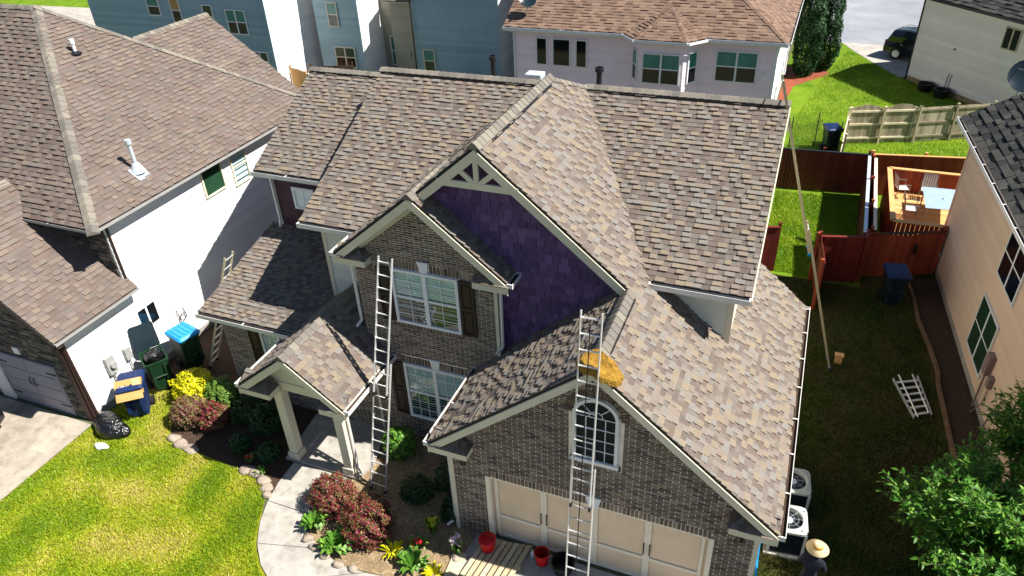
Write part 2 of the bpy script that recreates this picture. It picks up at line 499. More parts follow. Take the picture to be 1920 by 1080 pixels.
def ridge(th, p0, p1, s1, s2, side=None, step=.2, w=.15, lift=.03, vent=0., material='ridge_cap', vent_span=(0.06, .94)):
    """ridge caps one by one; s1, s2 = fall on the two sides; vent = height of a black vent strip beneath them"""
    p0, p1 = V(p0), V(p1); d = p1 - p0; L = d.length; d.normalize()
    sx = d.cross(V((0, 0, 1))).normalized()
    up = V((0, 0, 1))
    if vent:
        m = MB()
        a = p0 + d * (L * vent_span[0]); b = p0 + d * (L * vent_span[1])
        for sgn, s in ((1, s1), (-1, s2)):
            m.prism([a + up * (vent + .01), a + sx * sgn * (w + .02) + up * (vent - s * (w + .02)), a + sx * sgn * (w + .02) - up * (s * (w + .02) + .02), a - up * .03], b - a)
        m.build('ridge_vent', 'black_plastic', th)
    n = max(1, int(L / step)); st = L / n
    for i in range(n):
        a = p0 + d * (i * st - .02); b = p0 + d * ((i + 1) * st + .02)
        la = lift + vent + .018; lb = lift + vent
        pr = []
        for q, l in ((a, la), (b, lb)):
            pr += [q + sx * w + up * (l - s1 * w - .004), q + sx * (w * .3) + up * (l - s1 * w * .2), q + up * (l + .006), q - sx * (w * .3) + up * (l - s2 * w * .2), q - sx * w + up * (l - s2 * w - .004),
                   q - sx * w + up * (l - s2 * w - .022), q + sx * w + up * (l - s1 * w - .022)]
        m = MB(); m.loft([pr[:7], pr[7:]], tone=random.random())
        m.build('ridge_cap', material, th, fix=False)

def window(th, o, u, w, h, cols=2, sash=True, frame=.06, material='white_trim', glass='dark_pane', top=None, blinds=False, grid=None, depth=.07, name='window', arch=False):
    """window standing on the wall face at o (lower left), u along the wall; parts: frame, panes, bars, blind slats"""
    fr = Fr(o, u, (0, 0, 1))
    m = MB()
    def bar(a0, b0, a1, b1, h0=.0, h1=depth, mm=None):
        (mm or m).obox(fr.p(a0, b0, h0), fr.u * (a1 - a0), fr.v * (b1 - b0), fr.n * (h1 - h0))
    bar(0, 0, w, frame); bar(0, h - frame, w, h); bar(0, frame, frame, h - frame); bar(w - frame, frame, w, h - frame)
    cw = (w - frame) / cols
    for k in range(1, cols):
        bar(k * cw - .015, frame, k * cw + frame + .015, h - frame, 0, depth - .003)
    if sash: 
        for k in range(cols):
            bar(k * cw + frame, h * .5 - .028, (k + 1) * cw, h * .5 + .028, 0, depth - .012)
    f = m.build(name, material, th)
    for k in range(cols):
        for j in range(2 if sash else 1):
            a0, a1 = k * cw + frame, (k + 1) * cw
            b0, b1 = (frame, h - frame) if not sash else ((frame, h * .5 - .028) if j == 0 else (h * .5 + .028, h - frame))
            mm = MB(); bar(a0, b0, a1, b1, .036, .042, mm)
            g = 'glass' if blinds else (top if (top and j == 1) else glass)
            mm.build('pane', g, f)
            if blinds:
                mm = MB(); bar(a0, b0, a1, b1, .002, .006, mm); mm.build('interior', 'dark_room', f)
                frac = 1.0 if j == 1 else .55
                mm = MB(); nn = max(3, int((b1 - b0) * frac / .05))
                for i in range(nn):
                    z = b1 - (i + .5) * .05
                    if j == 0: z = b1 - (i + .5) * .05 / .6
                    if z < b0: break
                    mm.obox(fr.p(a0 + .01, z - .018, .010), fr.u * (a1 - a0 - .02), fr.v * (.034 if j == 1 else .010), fr.n * .006)
                mm.build('blind', 'blind', f)
            if grid:
                mm = MB()
                for i in range(1, grid[0]):
                    c = a0 + (a1 - a0) * i / grid[0]; bar(c - .008, b0, c + .008, b1, .043, .052, mm)
                for i in range(1, grid[1]):
                    c = b0 + (b1 - b0) * i / grid[1]; bar(a0, c - .008, a1, c + .008, .043, .052, mm)
                mm.build('muntin', material, f)
    return f

def shutter(th, o, u, w, h):
    fr = Fr(o, u, (0, 0, 1)); m = MB()
    def bar(a0, b0, a1, b1, h1): m.obox(fr.p(a0, b0, 0), fr.u * (a1 - a0), fr.v * (b1 - b0), fr.n * h1)
    bar(0, 0, w, h, .02)
    for a0, b0, a1, b1 in ((0, 0, .06, h), (w - .06, 0, w, h), (.06, 0, w - .06, .07), (.06, h - .07, w - .06, h), (.06, h * .5 - .04, w - .06, h * .5 + .04)): bar(a0, b0, a1, b1, .045)
    for b0, b1 in ((.12, h * .5 - .09), (h * .5 + .09, h - .12)): bar(.1, b0, w - .1, b1, .034)
    return m.build('shutter', 'shutter', th)

def downspout(th, pts, material='gutter_white'):
    m = MB()
    for a, b in zip(pts, pts[1:]): m.tube(a, b, .04, 6)
    return m.build('downspout', material, th)

def leaves(n, sampler, size, aspect=.5, up=.3, outward=None):
    """mesh arrays of n folded leaf quads"""
    P = sampler(n)
    nrm = rng.normal(size=(n, 3)); nrm[:, 2] += up * 2
    if outward is not None: nrm += (P - np.array(outward)) * (1.6 / (np.linalg.norm(P - np.array(outward), axis=1, keepdims=True) + 1e-6))
    nrm /= np.linalg.norm(nrm, axis=1, keepdims=True)
    t = rng.normal(size=(n, 3)); t -= (t * nrm).sum(1, keepdims=True) * nrm; t /= np.linalg.norm(t, axis=1, keepdims=True)
    b = np.cross(nrm, t)
    s = size * rng.uniform(.65, 1.35, (n, 1))
    A = P - t * s * .5; C = P + t * s * .5
    B = P + b * s * aspect * .5 + nrm * s * .08; D = P - b * s * aspect * .5 + nrm * s * .08
    vs = np.stack([A, B, C, D], 1).reshape(-1, 3)
    return vs

def quads_obj(name, vs, tones, material, parent=None, kind=None, local=False):
    n = len(vs) // 4
    me = bpy.data.meshes.new(name)
    me.vertices.add(4 * n); me.vertices.foreach_set('co', np.ascontiguousarray(vs, dtype=np.float32).ravel())
    me.loops.add(4 * n); me.loops.foreach_set('vertex_index', np.arange(4 * n, dtype=np.int32))
    me.polygons.add(n); me.polygons.foreach_set('loop_start', np.arange(0, 4 * n, 4, dtype=np.int32))
    a = me.attributes.new('tone', 'FLOAT', 'FACE'); a.data.foreach_set('value', np.asarray(tones, dtype=np.float32))
    me.update(calc_edges=True)
    return link(name, me, material, parent, kind, local)

def shell_sampler(c, r, inner=.72, lump=.16, seed=0, floor=None):
    c = np.array(c); r = np.array(r)
    ph = np.random.default_rng(seed).uniform(0, 6.28, (6, 4))
    def f(n):
        d = rng.normal(size=(n, 3)); d /= np.linalg.norm(d, axis=1, keepdims=True)
        k = 1 + lump * sum(np.sin(d @ ph[i, :3] * 2.2 + ph[i, 3]) for i in range(6)) / 2.4
        q = c + d * r * (k * rng.uniform(inner, 1.03, n) ** .6)[:, None]
        if floor is not None: q[:, 2] = np.maximum(q[:, 2], floor + rng.uniform(0, .06, n))
        return q
    return f

def bush(name, label, c, r, n, size, material, cat='bush', group=None, core='leaf_dark'):
    t = thing(name, label, cat, (c[0], c[1], 0), group=group)
    cz = r[2] * .86
    s = shell_sampler((c[0], c[1], cz), r, seed=int(abs(c[0] * 100)), floor=.02)
    quads_obj('foliage', leaves(n, s, size, .55, .5, (c[0], c[1], cz * .7)), rng.random(n), material, t)
    m = MB()
    for k in range(7):
        a = k * .9; m.tube((c[0], c[1], 0), (c[0] + math.cos(a) * r[0] * .55, c[1] + math.sin(a) * r[1] * .55, cz), .02, 5, .008)
    m.build('stem', 'bark', t)
    return t

def herb(name, label, c, h, spread, n, material, cat='plant', lw=.09, flowers=None, group=None):
    """a clump of arching strap leaves"""
    t = thing(name, label, cat, (c[0], c[1], 0), group=group)
    vs = []
    for k in range(n):
        a = random.uniform(0, 6.28); L = h * random.uniform(.6, 1.1); sp = spread * random.uniform(.3, 1)
        x0, y0 = c[0] + math.cos(a) * .05, c[1] + math.sin(a) * .05
        dx, dy = math.cos(a), math.sin(a); px, py = -dy, dx
        pts = [(0, 0, .01), (.35, 0, L * .6), (.75, 0, L), (1.0, 0, L * .85)]
        ww = [.35, 1, .8, .05]
        for (f0, _, z0), (f1, _, z1), w0, w1 in zip(pts, pts[1:], ww, ww[1:]):
            A = np.array((x0 + dx * sp * f0, y0 + dy * sp * f0, z0)); B = np.array((x0 + dx * sp * f1, y0 + dy * sp * f1, z1)); q = np.array((px, py, 0)) * lw * .5
            vs += [A - q * w0, A + q * w0, B + q * w1, B - q * w1]
    quads_obj('foliage', np.array(vs), rng.random(len(vs) // 4), material, t)
    if flowers:
        fm, nf = flowers
        q = leaves(nf, lambda k: np.column_stack([rng.normal(c[0], spread * .3, k), rng.normal(c[1], spread * .3, k), rng.uniform(h * .7, h * 1.15, k)]), .09, .8, .8)
        quads_obj('flower', q, rng.random(nf), fm, t)
    return t
# ================================================================== THE SETTING
m = MB()
m.poly([(-400, -200, 0), (400, -200, 0), (400, 500, 0), (-400, 500, 0)])
m.build('ground', 'ground_soil', kind='structure')
struct('back_lawn', [(5.3, 14.2), (18, 14.2), (18, 31), (11.4, 39), (7.6, 46.6), (4.6, 46.6), (4.6, 26), (5.3, 22)], .004, 'lawn_far')
struct('far_lawn', [(-110, 20), (-41, 20), (-41, 60), (-110, 60)], .004, 'lawn_far')
struct('front_lawn', [(-11.72, -.3), (-11.72, 6), (-8.9, 6), (-8.9, 1.2), (-9.2, -.02), (-5.4, -.45), (-4.9, -1.3), (-4.3, -2.3), (-3.4, -3.0), (-3.4, -9), (-11.7, -9), (-11.74, -3.4)], .006, 'grass')
struct('side_yard', [(6.75, -4), (11.0, -4), (11.6, 16.5), (9.2, 16.5), (9.0, 14.2), (5.45, 14.2), (5.45, 7.5), (6.75, 7.5)], .005, 'side_grass_shade')
struct('neighbour_driveway', [(-24, -9), (-11.74, -9), (-11.74, -3.4), (-11.76, -.38), (-24, -.38)], .02, 'drive')
struct('garage_driveway', [(.55, -.02), (6.3, -.02), (6.6, -9), (.1, -9), (.35, -1.5)], .03, 'concrete')
struct('far_road', [(-110, 34), (-50, 36.3), (-42, 37), (-42, 44.5), (-50, 43.6), (-110, 41)], .012, 'concrete')
struct('street', [(5.9, 46.2), (60, 44.5), (60, 90), (3, 90)], .012, 'asphalt')
struct('far_driveway', [(7.7, 46.4), (8.6, 44.2), (9.9, 41.5), (11.1, 39.2), (20, 45), (17, 46.1)], .018, 'concrete')
struct('red_mulch_bed', [(4.6, 33.0), (5.0, 33.0), (5.25, 36.0), (6.3, 37.6), (7.2, 38.9), (6.8, 39.9), (4.6, 39.9)], .012, 'red_mulch')
struct('flower_bed', [(-3.3, .3), (-3.8, -.36), (-3.75, -.97), (-3.4, -1.45), (-2.88, -1.76), (-2.12, -1.95), (-.86, -1.85), (.4, -1.6), (.55, 0), (.32, 2.4), (-3.3, 2.4)], .01, 'straw')
struct('side_strip', [(-11.74, 1.35), (-10.6, 1.6), (-10.1, 1.4), (-9.62, .7), (-9.62, 2.6), (-8.45, 2.4), (-8.45, 12.6), (-11.74, 12.6)], .009, 'mulch')
struct('shade_bed', [(-9.6, 2.6), (-9.6, .6), (-9.13, -.04), (-8.48, -.17), (-7.91, -.22), (-6.98, -.27), (-6.17, -.27), (-5.48, -.48), (-5.05, -.75), (-5.1, .3), (-5.4, 2.35), (-8.45, 2.35), (-8.45, 6), (-9.6, 6)], .012, 'mulch')
struct('garden_bed', [(10.73, 14.0), (10.8, 12.7), (11.2, 10.0), (11.16, 9.4), (11.34, 6.3), (11.36, 3.2), (12.5, 3.0), (11.6, 15.6), (10.9, 15.4)], .012, 'mulch')

# curved concrete walk in four slabs with real joints
outer = [(-5.14, .40), (-5.11, -.35), (-4.98, -.97), (-4.75, -1.6), (-4.41, -2.15), (-3.94, -2.62), (-3.4, -2.95), (-2.4, -3.2), (-.9, -3.1), (.1, -2.95)]
inner = [(-3.44, .40), (-3.8, -.36), (-3.75, -.97), (-3.4, -1.45), (-2.88, -1.76), (-2.12, -1.97), (-1.5, -1.95), (-.86, -1.85), (-.3, -1.78), (.25, -1.7)]
walk = thing('walkway', None, None, (-4.3, -1, 0)); walk['kind'] = 'structure'
for a, b in ((0, 2), (2, 4), (4, 6), (6, 9)):
    P = [V((*p, 0)) for p in outer[a:b + 1]] + [V((*p, 0)) for p in inner[a:b + 1][::-1]]
    c = sum(P, V()) / len(P)
    P = [q + (c - q).normalized() * .012 for q in P]
    m = MB(); m.prism(P, (0, 0, .045)); m.build('slab', 'concrete', walk, bevel=.008)

def grass_patch(name, poly, n, h, material='blade', kind='stuff', tone=None):
    xs = [p[0] for p in poly]; ys = [p[1] for p in poly]
    X = rng.uniform(min(xs), max(xs), n); Y = rng.uniform(min(ys), max(ys), n)
    ins = np.zeros(n, bool)
    for i in range(len(poly)):
        x0, y0 = poly[i - 1]; x1, y1 = poly[i]
        cr = ((y0 > Y) != (y1 > Y)) & (X < (x1 - x0) * (Y - y0) / ((y1 - y0) + 1e-12) + x0)
        ins ^= cr
    X, Y = X[ins], Y[ins]; k = len(X)
    a = rng.uniform(0, 6.28, k); L = h * rng.uniform(.5, 1.3, k); w = .012 * rng.uniform(.6, 1.5, k); ln = rng.uniform(.2, .9, k) * L
    b = np.column_stack([X, Y, np.full(k, .006)]); sd_ = np.column_stack([-np.sin(a), np.cos(a), np.zeros(k)]) * w[:, None]
    tip = b + np.column_stack([np.cos(a) * ln, np.sin(a) * ln, L])
    vs = np.stack([b - sd_, b + sd_, tip + sd_ * .25, tip - sd_ * .25], 1).reshape(-1, 3)
    # patchy dry and lush areas across the lawn
    f = .5 + .28 * np.sin(X * .9 + 1.3 * np.sin(Y * .7) + Y * 1.1) * np.sin(Y * .8 - X * .35 + 1.0) + .20 * np.sin(X * 2.3 - Y * 1.9 + 2 * np.sin(X * .8 + Y)) + .06 * np.sin(X * 5.1 + Y * 3.7 + 1.5 * np.sin(Y * 2.9)) + .08 * np.sin((X * .86 + Y * .5) * 4.2)
    t = np.clip(f + rng.normal(0, .19, k), 0, .999)
    o = quads_obj(name, vs, t, material, kind=kind)
    return o
LAWN = [(-11.7, -.45), (-11.7, 1.3), (-10.6, 1.55), (-10.1, 1.35), (-9.65, .7), (-9.25, -.05), (-8.4, -.22), (-6.9, -.33), (-6.1, -.33), (-5.45, -.55), (-5.05, -1.0), (-4.8, -1.62), (-4.45, -2.2), (-3.95, -2.7), (-3.5, -2.98), (-3.4, -4.6), (-9, -6.2), (-11.7, -4.5)]
tag(grass_patch('lawn_grass', LAWN, 230000, .05), 'sunlit yellow green mown grass of the front lawn', 'grass')
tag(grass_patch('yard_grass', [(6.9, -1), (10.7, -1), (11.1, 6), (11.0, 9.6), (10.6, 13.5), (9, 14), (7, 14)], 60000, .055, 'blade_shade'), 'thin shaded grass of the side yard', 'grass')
tag(grass_patch('fenced_grass', [(5.6, 14.4), (8.9, 14.4), (8.9, 21.3), (5.6, 21.3)], 40000, .07, 'blade_bright'), 'bright grass inside the red fence', 'grass')
tag(grass_patch('back_grass', [(5.6, 22), (16, 22.5), (14, 31), (11.5, 38.5), (8.2, 44.5), (7, 39), (5.6, 30)], 60000, .09, 'blade_bright'), 'bright green grass behind the picket fence', 'grass')

# ================================================================== OUR HOUSE
H = thing('brick_house', 'brick and purple shake house with multicolour shingle roof, ladders leaning on it', 'house', (0, 0, 0))
K = 'house'
# ---- roof slopes (plan polygons)
sG = .84
cR = 3.15 + sG * 7.07                                  # right plane z = cR - .84 x
right = slope(K, H, cR, -sG, 0, [(3.41, -.35), (7.07, -.35), (7.07, 7.585), (5.43, 7.585), (5.43, 3.44), (3.43, 3.44), (.72, 8.0), (.064, 6.88), (.064, 2.295), (3.41, 2.295)])
cL = 3.11 + sG * .3
gleft = slope(K, H, cL, sG, 0, [(-.3, -.35), (3.41, -.35), (3.41, 2.66), (.30, 2.66), (.30, 2.42), (-.3, 2.42)])
cM = 6.04 - .497 * 3.083
slope(K, H, cM, 0, .497, [(3.63, 3.083), (5.786, 3.083), (5.786, 8), (.72, 8)])
slope(K, H, cM, 0, .497, [(-5.457, 3.083), (-3.68, 3.083), (-1.52, 6.62), (-1.5, 6.46), (-.594, 8), (-5.457, 8)])
slope(K, H, cM + 2 * .497 * 8, 0, -.497, [(-5.457, 8), (5.786, 8), (5.786, 12.92), (-5.457, 12.92)])
slope(K, H, cM + 2 * .497 * 8, 0, -.497, [(-.594, 8), (.064, 6.88), (.72, 8)], soffit=None)
slope(K, H, 9.035 - sG * .064, sG, 0, [(-1.517, 2.295), (.064, 2.295), (.064, 6.88), (-.594, 8), (-1.517, 6.44)])
# left section, its ridge set back on the rear slope
cS = 6.03 - .525 * 5.4
slope(K, H, cS, 0, .525, [(-8.75, 5.4), (-5.07, 5.4), (-5.07, 9.05), (-8.75, 9.05)])
slope(K, H, cS + 2 * .525 * 9.05, 0, -.525, [(-8.75, 9.05), (-5.457, 9.05), (-5.457, 12.9), (-8.75, 12.9)])
# bay
sB = .815
slope(K, H, 7.80 + sB * 1.517, sB, 0, [(-3.78, 2.09), (-1.517, 2.09), (-1.517, 6.62), (-3.676, 3.083), (-3.78, 3.083)])
slope(K, H, 7.80 - sB * 1.517, -sB, 0, [(-1.517, 2.09), (.722, 2.09), (.722, 2.66), (-1.517, 2.66)])
# low roof on the left and porch
slope(K, H, 3.163 - .246 * 2.0, 0, .246, [(-8.807, 2.0), (-5.5, 2.0), (-5.0, 3.44), (-5.04, 5.78), (-8.807, 5.78)])
sP = .803
slope(K, H, 4.145 + sP * 4.318, sP, 0, [(-5.891, .057), (-4.318, .057), (-4.318, 3.44), (-5.11, 3.44), (-5.54, 2.02), (-5.891, 2.02)])
slope(K, H, 4.145 - sP * 4.318, -sP, 0, [(-4.318, .057), (-2.786, .057), (-2.786, 2.42), (-3.43, 2.42), (-3.43, 3.44), (-4.318, 3.44)])
# ridges
ridge(H, (3.41, -.40, 6.224), (3.41, 2.25, 6.224), sG, sG, vent=.05, vent_span=(.25, .97))
ridge(H, (.064, 2.25, 9.035), (.064, 6.95, 9.035), sG, sG, vent=.05, vent_span=(.13, .93))
ridge(H, (.064, 6.85, 9.03), (.74, 8.02, 8.48), .55, .45, w=.12)
ridge(H, (5.8, 8, 8.483), (.70, 8, 8.483), .497, .497, vent=.05, vent_span=(.04, .88))
ridge(H, (-.55, 8, 8.483), (-5.47, 8, 8.483), .497, .497, vent=.05, vent_span=(.1, .95))
ridge(H, (-5.3, 9.05, 7.945), (-8.77, 9.05, 7.945), .525, .525, vent=.05, vent_span=(.05, .92))
ridge(H, (-1.517, 2.06, 7.80), (-1.517, 4.0, 7.80), sB, sB)
ridge(H, (-4.318, .03, 4.145), (-4.318, 3.42, 4.145), sP, sP)
# ---- rake boards, fascias, gutters
def rake(p0, p1, y0, t=.03, h=.20, drop=.075, mt='cream', name='rake_board'):
    board(H, (p0[0], y0, p0[1] - drop), (p1[0], y0, p1[1] - drop), (0, t, 0), h, mt, name)
rake((-.32, 3.09), (3.41, 6.224), -.375); rake((3.41, 6.224), (7.09, 3.13), -.375)
rake((.064, 9.035), (3.38, 6.25), 2.27, h=.24); rake((-1.35, 7.85), (.064, 9.035), 2.27, h=.24)
rake((-3.80, 5.94), (-1.517, 7.80), 2.065, h=.22); rake((-1.517, 7.80), (.742, 5.96), 2.065, h=.22)
rake((-5.91, 2.865), (-4.318, 4.145), .032, h=.22); rake((-4.318, 4.145), (-2.766, 2.90), .032, h=.22)
rake((-.02, 3.33), (3.41, 6.05), -.10, h=.14, drop=.1, name='frieze_board'); rake((3.41, 6.05), (6.77, 3.22), -.10, h=.14, drop=.1, name='frieze_board')
rake((-3.47, 6.06), (-1.517, 7.62), 2.32, h=.16, drop=.1, name='frieze_board'); rake((-1.517, 7.62), (.34, 6.1), 2.32, h=.16, drop=.1, name='frieze_board')
for x, y0, y1, z0, z1 in ((5.80, 3.083, 8, 6.04, 8.483), (-5.485, 3.083, 8, 6.04, 8.483), (-8.78, 5.4, 9.05, 6.03, 7.945), (-8.84, 2.0, 5.78, 3.163, 4.093)):
    board(H, (x, y0, z0 - .06), (x, y1, z1 - .06), (.025, 0, 0), .17, 'cream', 'rake_board')
def eave(p0, p1, out, fascia=True):
    out = V(out)
    board(H, V(p0) - out * .03 - V((0, 0, .03)), V(p1) - out * .03 - V((0, 0, .03)), out * .025, .16, 'cream', 'fascia')
    gutter(H, V(p0) + V((0, 0, .01)), V(p1) + V((0, 0, .01)), out)
eave((7.07, -.36, 3.14), (7.07, 7.58, 3.14), (1, 0, 0))
eave((-.3, -.36, 3.10), (-.3, 2.38, 3.10), (-1, 0, 0))
eave((3.66, 3.083, 6.03), (5.79, 3.083, 6.03), (0, -1, 0))
eave((-5.46, 3.083, 6.03), (-3.72, 3.083, 6.03), (0, -1, 0))
eave((-8.76, 5.4, 6.02), (-5.1, 5.4, 6.02), (0, -1, 0))
eave((-8.81, 2.0, 3.15), (-5.55, 2.0, 3.15), (0, -1, 0))
eave((-3.78, 2.08, 5.95), (-3.78, 3.06, 5.95), (-1, 0, 0))
eave((.722, 2.08, 5.965), (.722, 2.64, 5.965), (1, 0, 0))
eave((-5.891, .05, 2.87), (-5.891, 2.0, 2.87), (-1, 0, 0))
eave((-2.786, .05, 2.905), (-2.786, 2.38, 2.905), (1, 0, 0))

# ---- walls (mortar backing + bricks), garage front with a real door opening
GF = lambda x: 6.224 - sG * abs(x - 3.41) - .17
wall(H, [(0, 0, 0), (.96, 0, 0), (.96, 0, GF(.96)), (0, 0, GF(0))], (0, .2, 0), 'mortar')
wall(H, [(5.85, 0, 0), (6.78, 0, 0), (6.78, 0, GF(6.78)), (5.85, 0, GF(5.85))], (0, .2, 0), 'mortar')
G1 = wall(H, [(.96, 0, 2.14), (5.85, 0, 2.14), (5.85, 0, GF(5.85)), (3.41, 0, GF(3.41)), (.96, 0, GF(.96))], (0, .2, 0), 'mortar')
wall(H, [(0, .2, 0), (0, 2.4, 0), (0, 2.4, 3.25), (0, .2, 3.25)], (.15, 0, 0), 'mortar')
wall(H, [(6.62, .2, 0), (6.62, 7.3, 0), (6.62, 7.3, 3.25), (6.62, .2, 3.25)], (.15, 0, 0), 'cream')
wall(H, [(5.45, 7.15, 0), (6.62, 7.15, 0), (6.62, 7.15, 3.2), (5.45, 7.15, 4.2)], (0, .15, 0), 'cream')
bw = lambda: .205
HB = 'house'
frG = Fr((0, -.002, 0), (1, 0, 0), (0, 0, 1))
tiles(HB, G1, 'brick', 'brick', frG, [(0, 0), (6.78, 0), (6.78, GF(6.78)), (3.41, GF(3.41)), (0, GF(0))], .063, .262, lambda: random.uniform(.003, .009), lap=False,
      holes=[(.93, -1, 5.88, 2.33), (2.83, 3.36, 3.97, 4.78), (2.94, 4.75, 3.86, 5.18)], stagger=.262, gap=.016)
def soldier(par, fr, u0, u1, v0, v1, w=.088):
    n = int((u1 - u0) / w)
    for i in range(n):
        a = u0 + i * (u1 - u0) / n
        mm = MB(); mm.obox(fr.p(a + .011, v0, -.003), fr.u * ((u1 - u0) / n - .022), fr.v * (v1 - v0), fr.n * random.uniform(.012, .02), random.random())
        mm.build('soldier_brick', 'brick', par, fix=False)
soldier(G1, frG, .93, 5.88, 2.14, 2.325)
soldier(G1, frG, 2.85, 3.95, 3.37, 3.50)
for i in range(25):                                     # arch of upright bricks
    a = math.pi * (i + .5) / 25
    d = V((math.cos(a), 0, math.sin(a))); t = V((-math.sin(a), 0, math.cos(a)))
    o = V((3.40, -.002, 4.72)) + d * .50
    mm = MB(); mm.obox(o - t * .026, t * .052, d * .17, V((0, -.016, 0)), random.random()); mm.build('arch_brick', 'brick', G1, fix=False)
# arched window
AW = MB(); cx, cz, r0, r1 = 3.40, 4.72, .40, .47
ring = [math.pi * i / 16 for i in range(17)]
for a, b in zip(ring, ring[1:]):
    AW.prism([(cx + r0 * math.cos(a), -.06, cz + r0 * math.sin(a)), (cx + r1 * math.cos(a), -.06, cz + r1 * math.sin(a)), (cx + r1 * math.cos(b), -.06, cz + r1 * math.sin(b)), (cx + r0 * math.cos(b), -.06, cz + r0 * math.sin(b))], (0, .055, 0))
AW.box((cx - r1, -.06, 3.52), (cx - r0, -.005, cz)); AW.box((cx + r0, -.06, 3.52), (cx + r1, -.005, cz)); AW.box((cx - .5, -.085, 3.46), (cx + .5, -.005, 3.545))
aw = AW.build('arched_window', 'white_trim', H)
mm = MB(); mm.prism([(cx - r0, -.025, 3.54)] + [(cx + r0, -.025, 3.54)] + [(cx + r0 * math.cos(a), -.025, cz + r0 * math.sin(a)) for a in ring], (0, .006, 0)); mm.build('pane', 'dark_room', aw)
mm = MB()
for x in (-.2, 0, .2): mm.box((cx + x - .008, -.045, 3.54), (cx + x + .008, -.026, cz))
for z in (3.83, 4.12, 4.42, 4.71): mm.box((cx - r0, -.044, z - .008), (cx + r0, -.0265, z + .008))
for a in (.25, .5, .75):
    d = V((math.cos(math.pi * a), 0, math.sin(math.pi * a))); mm.tube(V((cx, -.035, cz)) + d * .14, V((cx, -.035, cz)) + d * r0, .011, 5)
for a, b in zip(ring, ring[1:]): mm.tube((cx + .14 * math.cos(a), -.035, cz + .14 * math.sin(a)), (cx + .14 * math.cos(b), -.035, cz + .14 * math.sin(b)), .011, 5)
mm.build('muntin', 'white_trim', aw)
mm = MB(); mm.prism([(3.30, -.002, 2.10), (3.50, -.002, 2.10), (3.57, -.002, 2.42), (3.23, -.002, 2.42)], (0, -.05, 0)); mm.build('keystone', 'white_trim', H)
# garage door: two leaves of two panelled bays each
GD = MB(); GD.box((.97, .13, .0), (5.84, .17, 2.14)); gd = GD.build('garage_door', 'door_beige', H)
for k in range(4):
    x0 = 1.03 + k * 1.187; x1 = x0 + 1.187
    for z0, z1 in ((.08, .72), (.80, 2.06)):
        mm = MB(); mm.box((x0 + .085, .118, z0 + .02), (x1 - .085, .1295, z1 - .02)); mm.build('door_panel', 'door_beige', gd, bevel=.004)
    mm = MB()
    for a in (x0, x1 - .075): mm.box((a, .085, .02), (a + .074, .1290, 2.12))
    for z in (.02, .72, 2.05): mm.box((x0 + .075, .090, z), (x1 - .076, .1288, z + .085))
    mm.build('door_rail', 'door_trim', gd)
for x in (2.16, 2.29, 4.53, 4.66):
    mm = MB(); mm.path([(x, .085, .92), (x, .05, .95), (x, .045, 1.1), (x, .05, 1.25), (x, .085, 1.28)], .014, 6); mm.build('handle', 'black_iron', gd)
mm = MB(); mm.box((.86, -.03, 0), (.965, .14, 2.14)); mm.box((5.845, -.03, 0), (5.95, .14, 2.14)); mm.box((.966, .0, 2.08), (5.844, .14, 2.139)); mm.build('door_jamb', 'door_trim', H)
mm = MB(); mm.box((-.02, -.035, 0), (.075, .06, 3.2)); mm.build('corner_board', 'cream', H)
mm = MB(); mm.box((6.70, -.035, 0), (6.80, .06, 3.2)); mm.build('corner_board', 'cream', H)
# little hipped eave returns
def eave_return(x0, x1, yf, yw, z, side):
    mm = MB(); mm.box((x0, yf, z - .17), (x1, yw, z)); mm.build('return_box', 'cream', H)
    s = .75; d = yw - yf; inner_ = x1 if side > 0 else x0
    P = [(x0 - .02, yf - .02), (x1 + .02, yf - .02), (x1 - (d if side > 0 else -.02), yw), (x0 + (d if side < 0 else -.02), yw)]
    slope(K, H, z + .01 - s * (yf - .02), 0, s, P, soffit=None, name='return_roof', deck=.01, material='shingle')
    if side > 0: slope(K, H, z + .01 + s * (x1 + .02), -s, 0, [(x1 + .02, yf - .02), (x1 + .02, yw), (x1 - d, yw)], soffit=None, name='return_roof', deck=.01)
    else: slope(K, H, z + .01 - s * (x0 - .02), s, 0, [(x0 - .02, yf - .02), (x0 - .02, yw), (x0 + d, yw)], soffit=None, name='return_roof', deck=.01)
eave_return(-.28, .62, -.37, -.02, 3.02, 1); eave_return(6.18, 7.05, -.37, -.02, 3.02, -1)
eave_return(-3.74, -2.93, 2.07, 2.38, 5.86, 1); eave_return(-.13, .69, 2.07, 2.38, 5.86, -1)
eave_return(-5.86, -4.98, .04, .45, 2.78, 1); eave_return(-3.52, -2.82, .04, .45, 2.78, -1)
for x in (.42, 6.42):                                   # lanterns under the returns
    mm = MB(); mm.lathe([(0, .30), (.05, .27), (.10, .20), (.085, .18), (.065, 0), (.03, -.05), (0, -.06)], (x, -.16, 2.50), 8); mm.box((x - .02, -.15, 2.66), (x + .02, 0, 2.70)); mm.build('wall_lantern', 'black_iron', H)

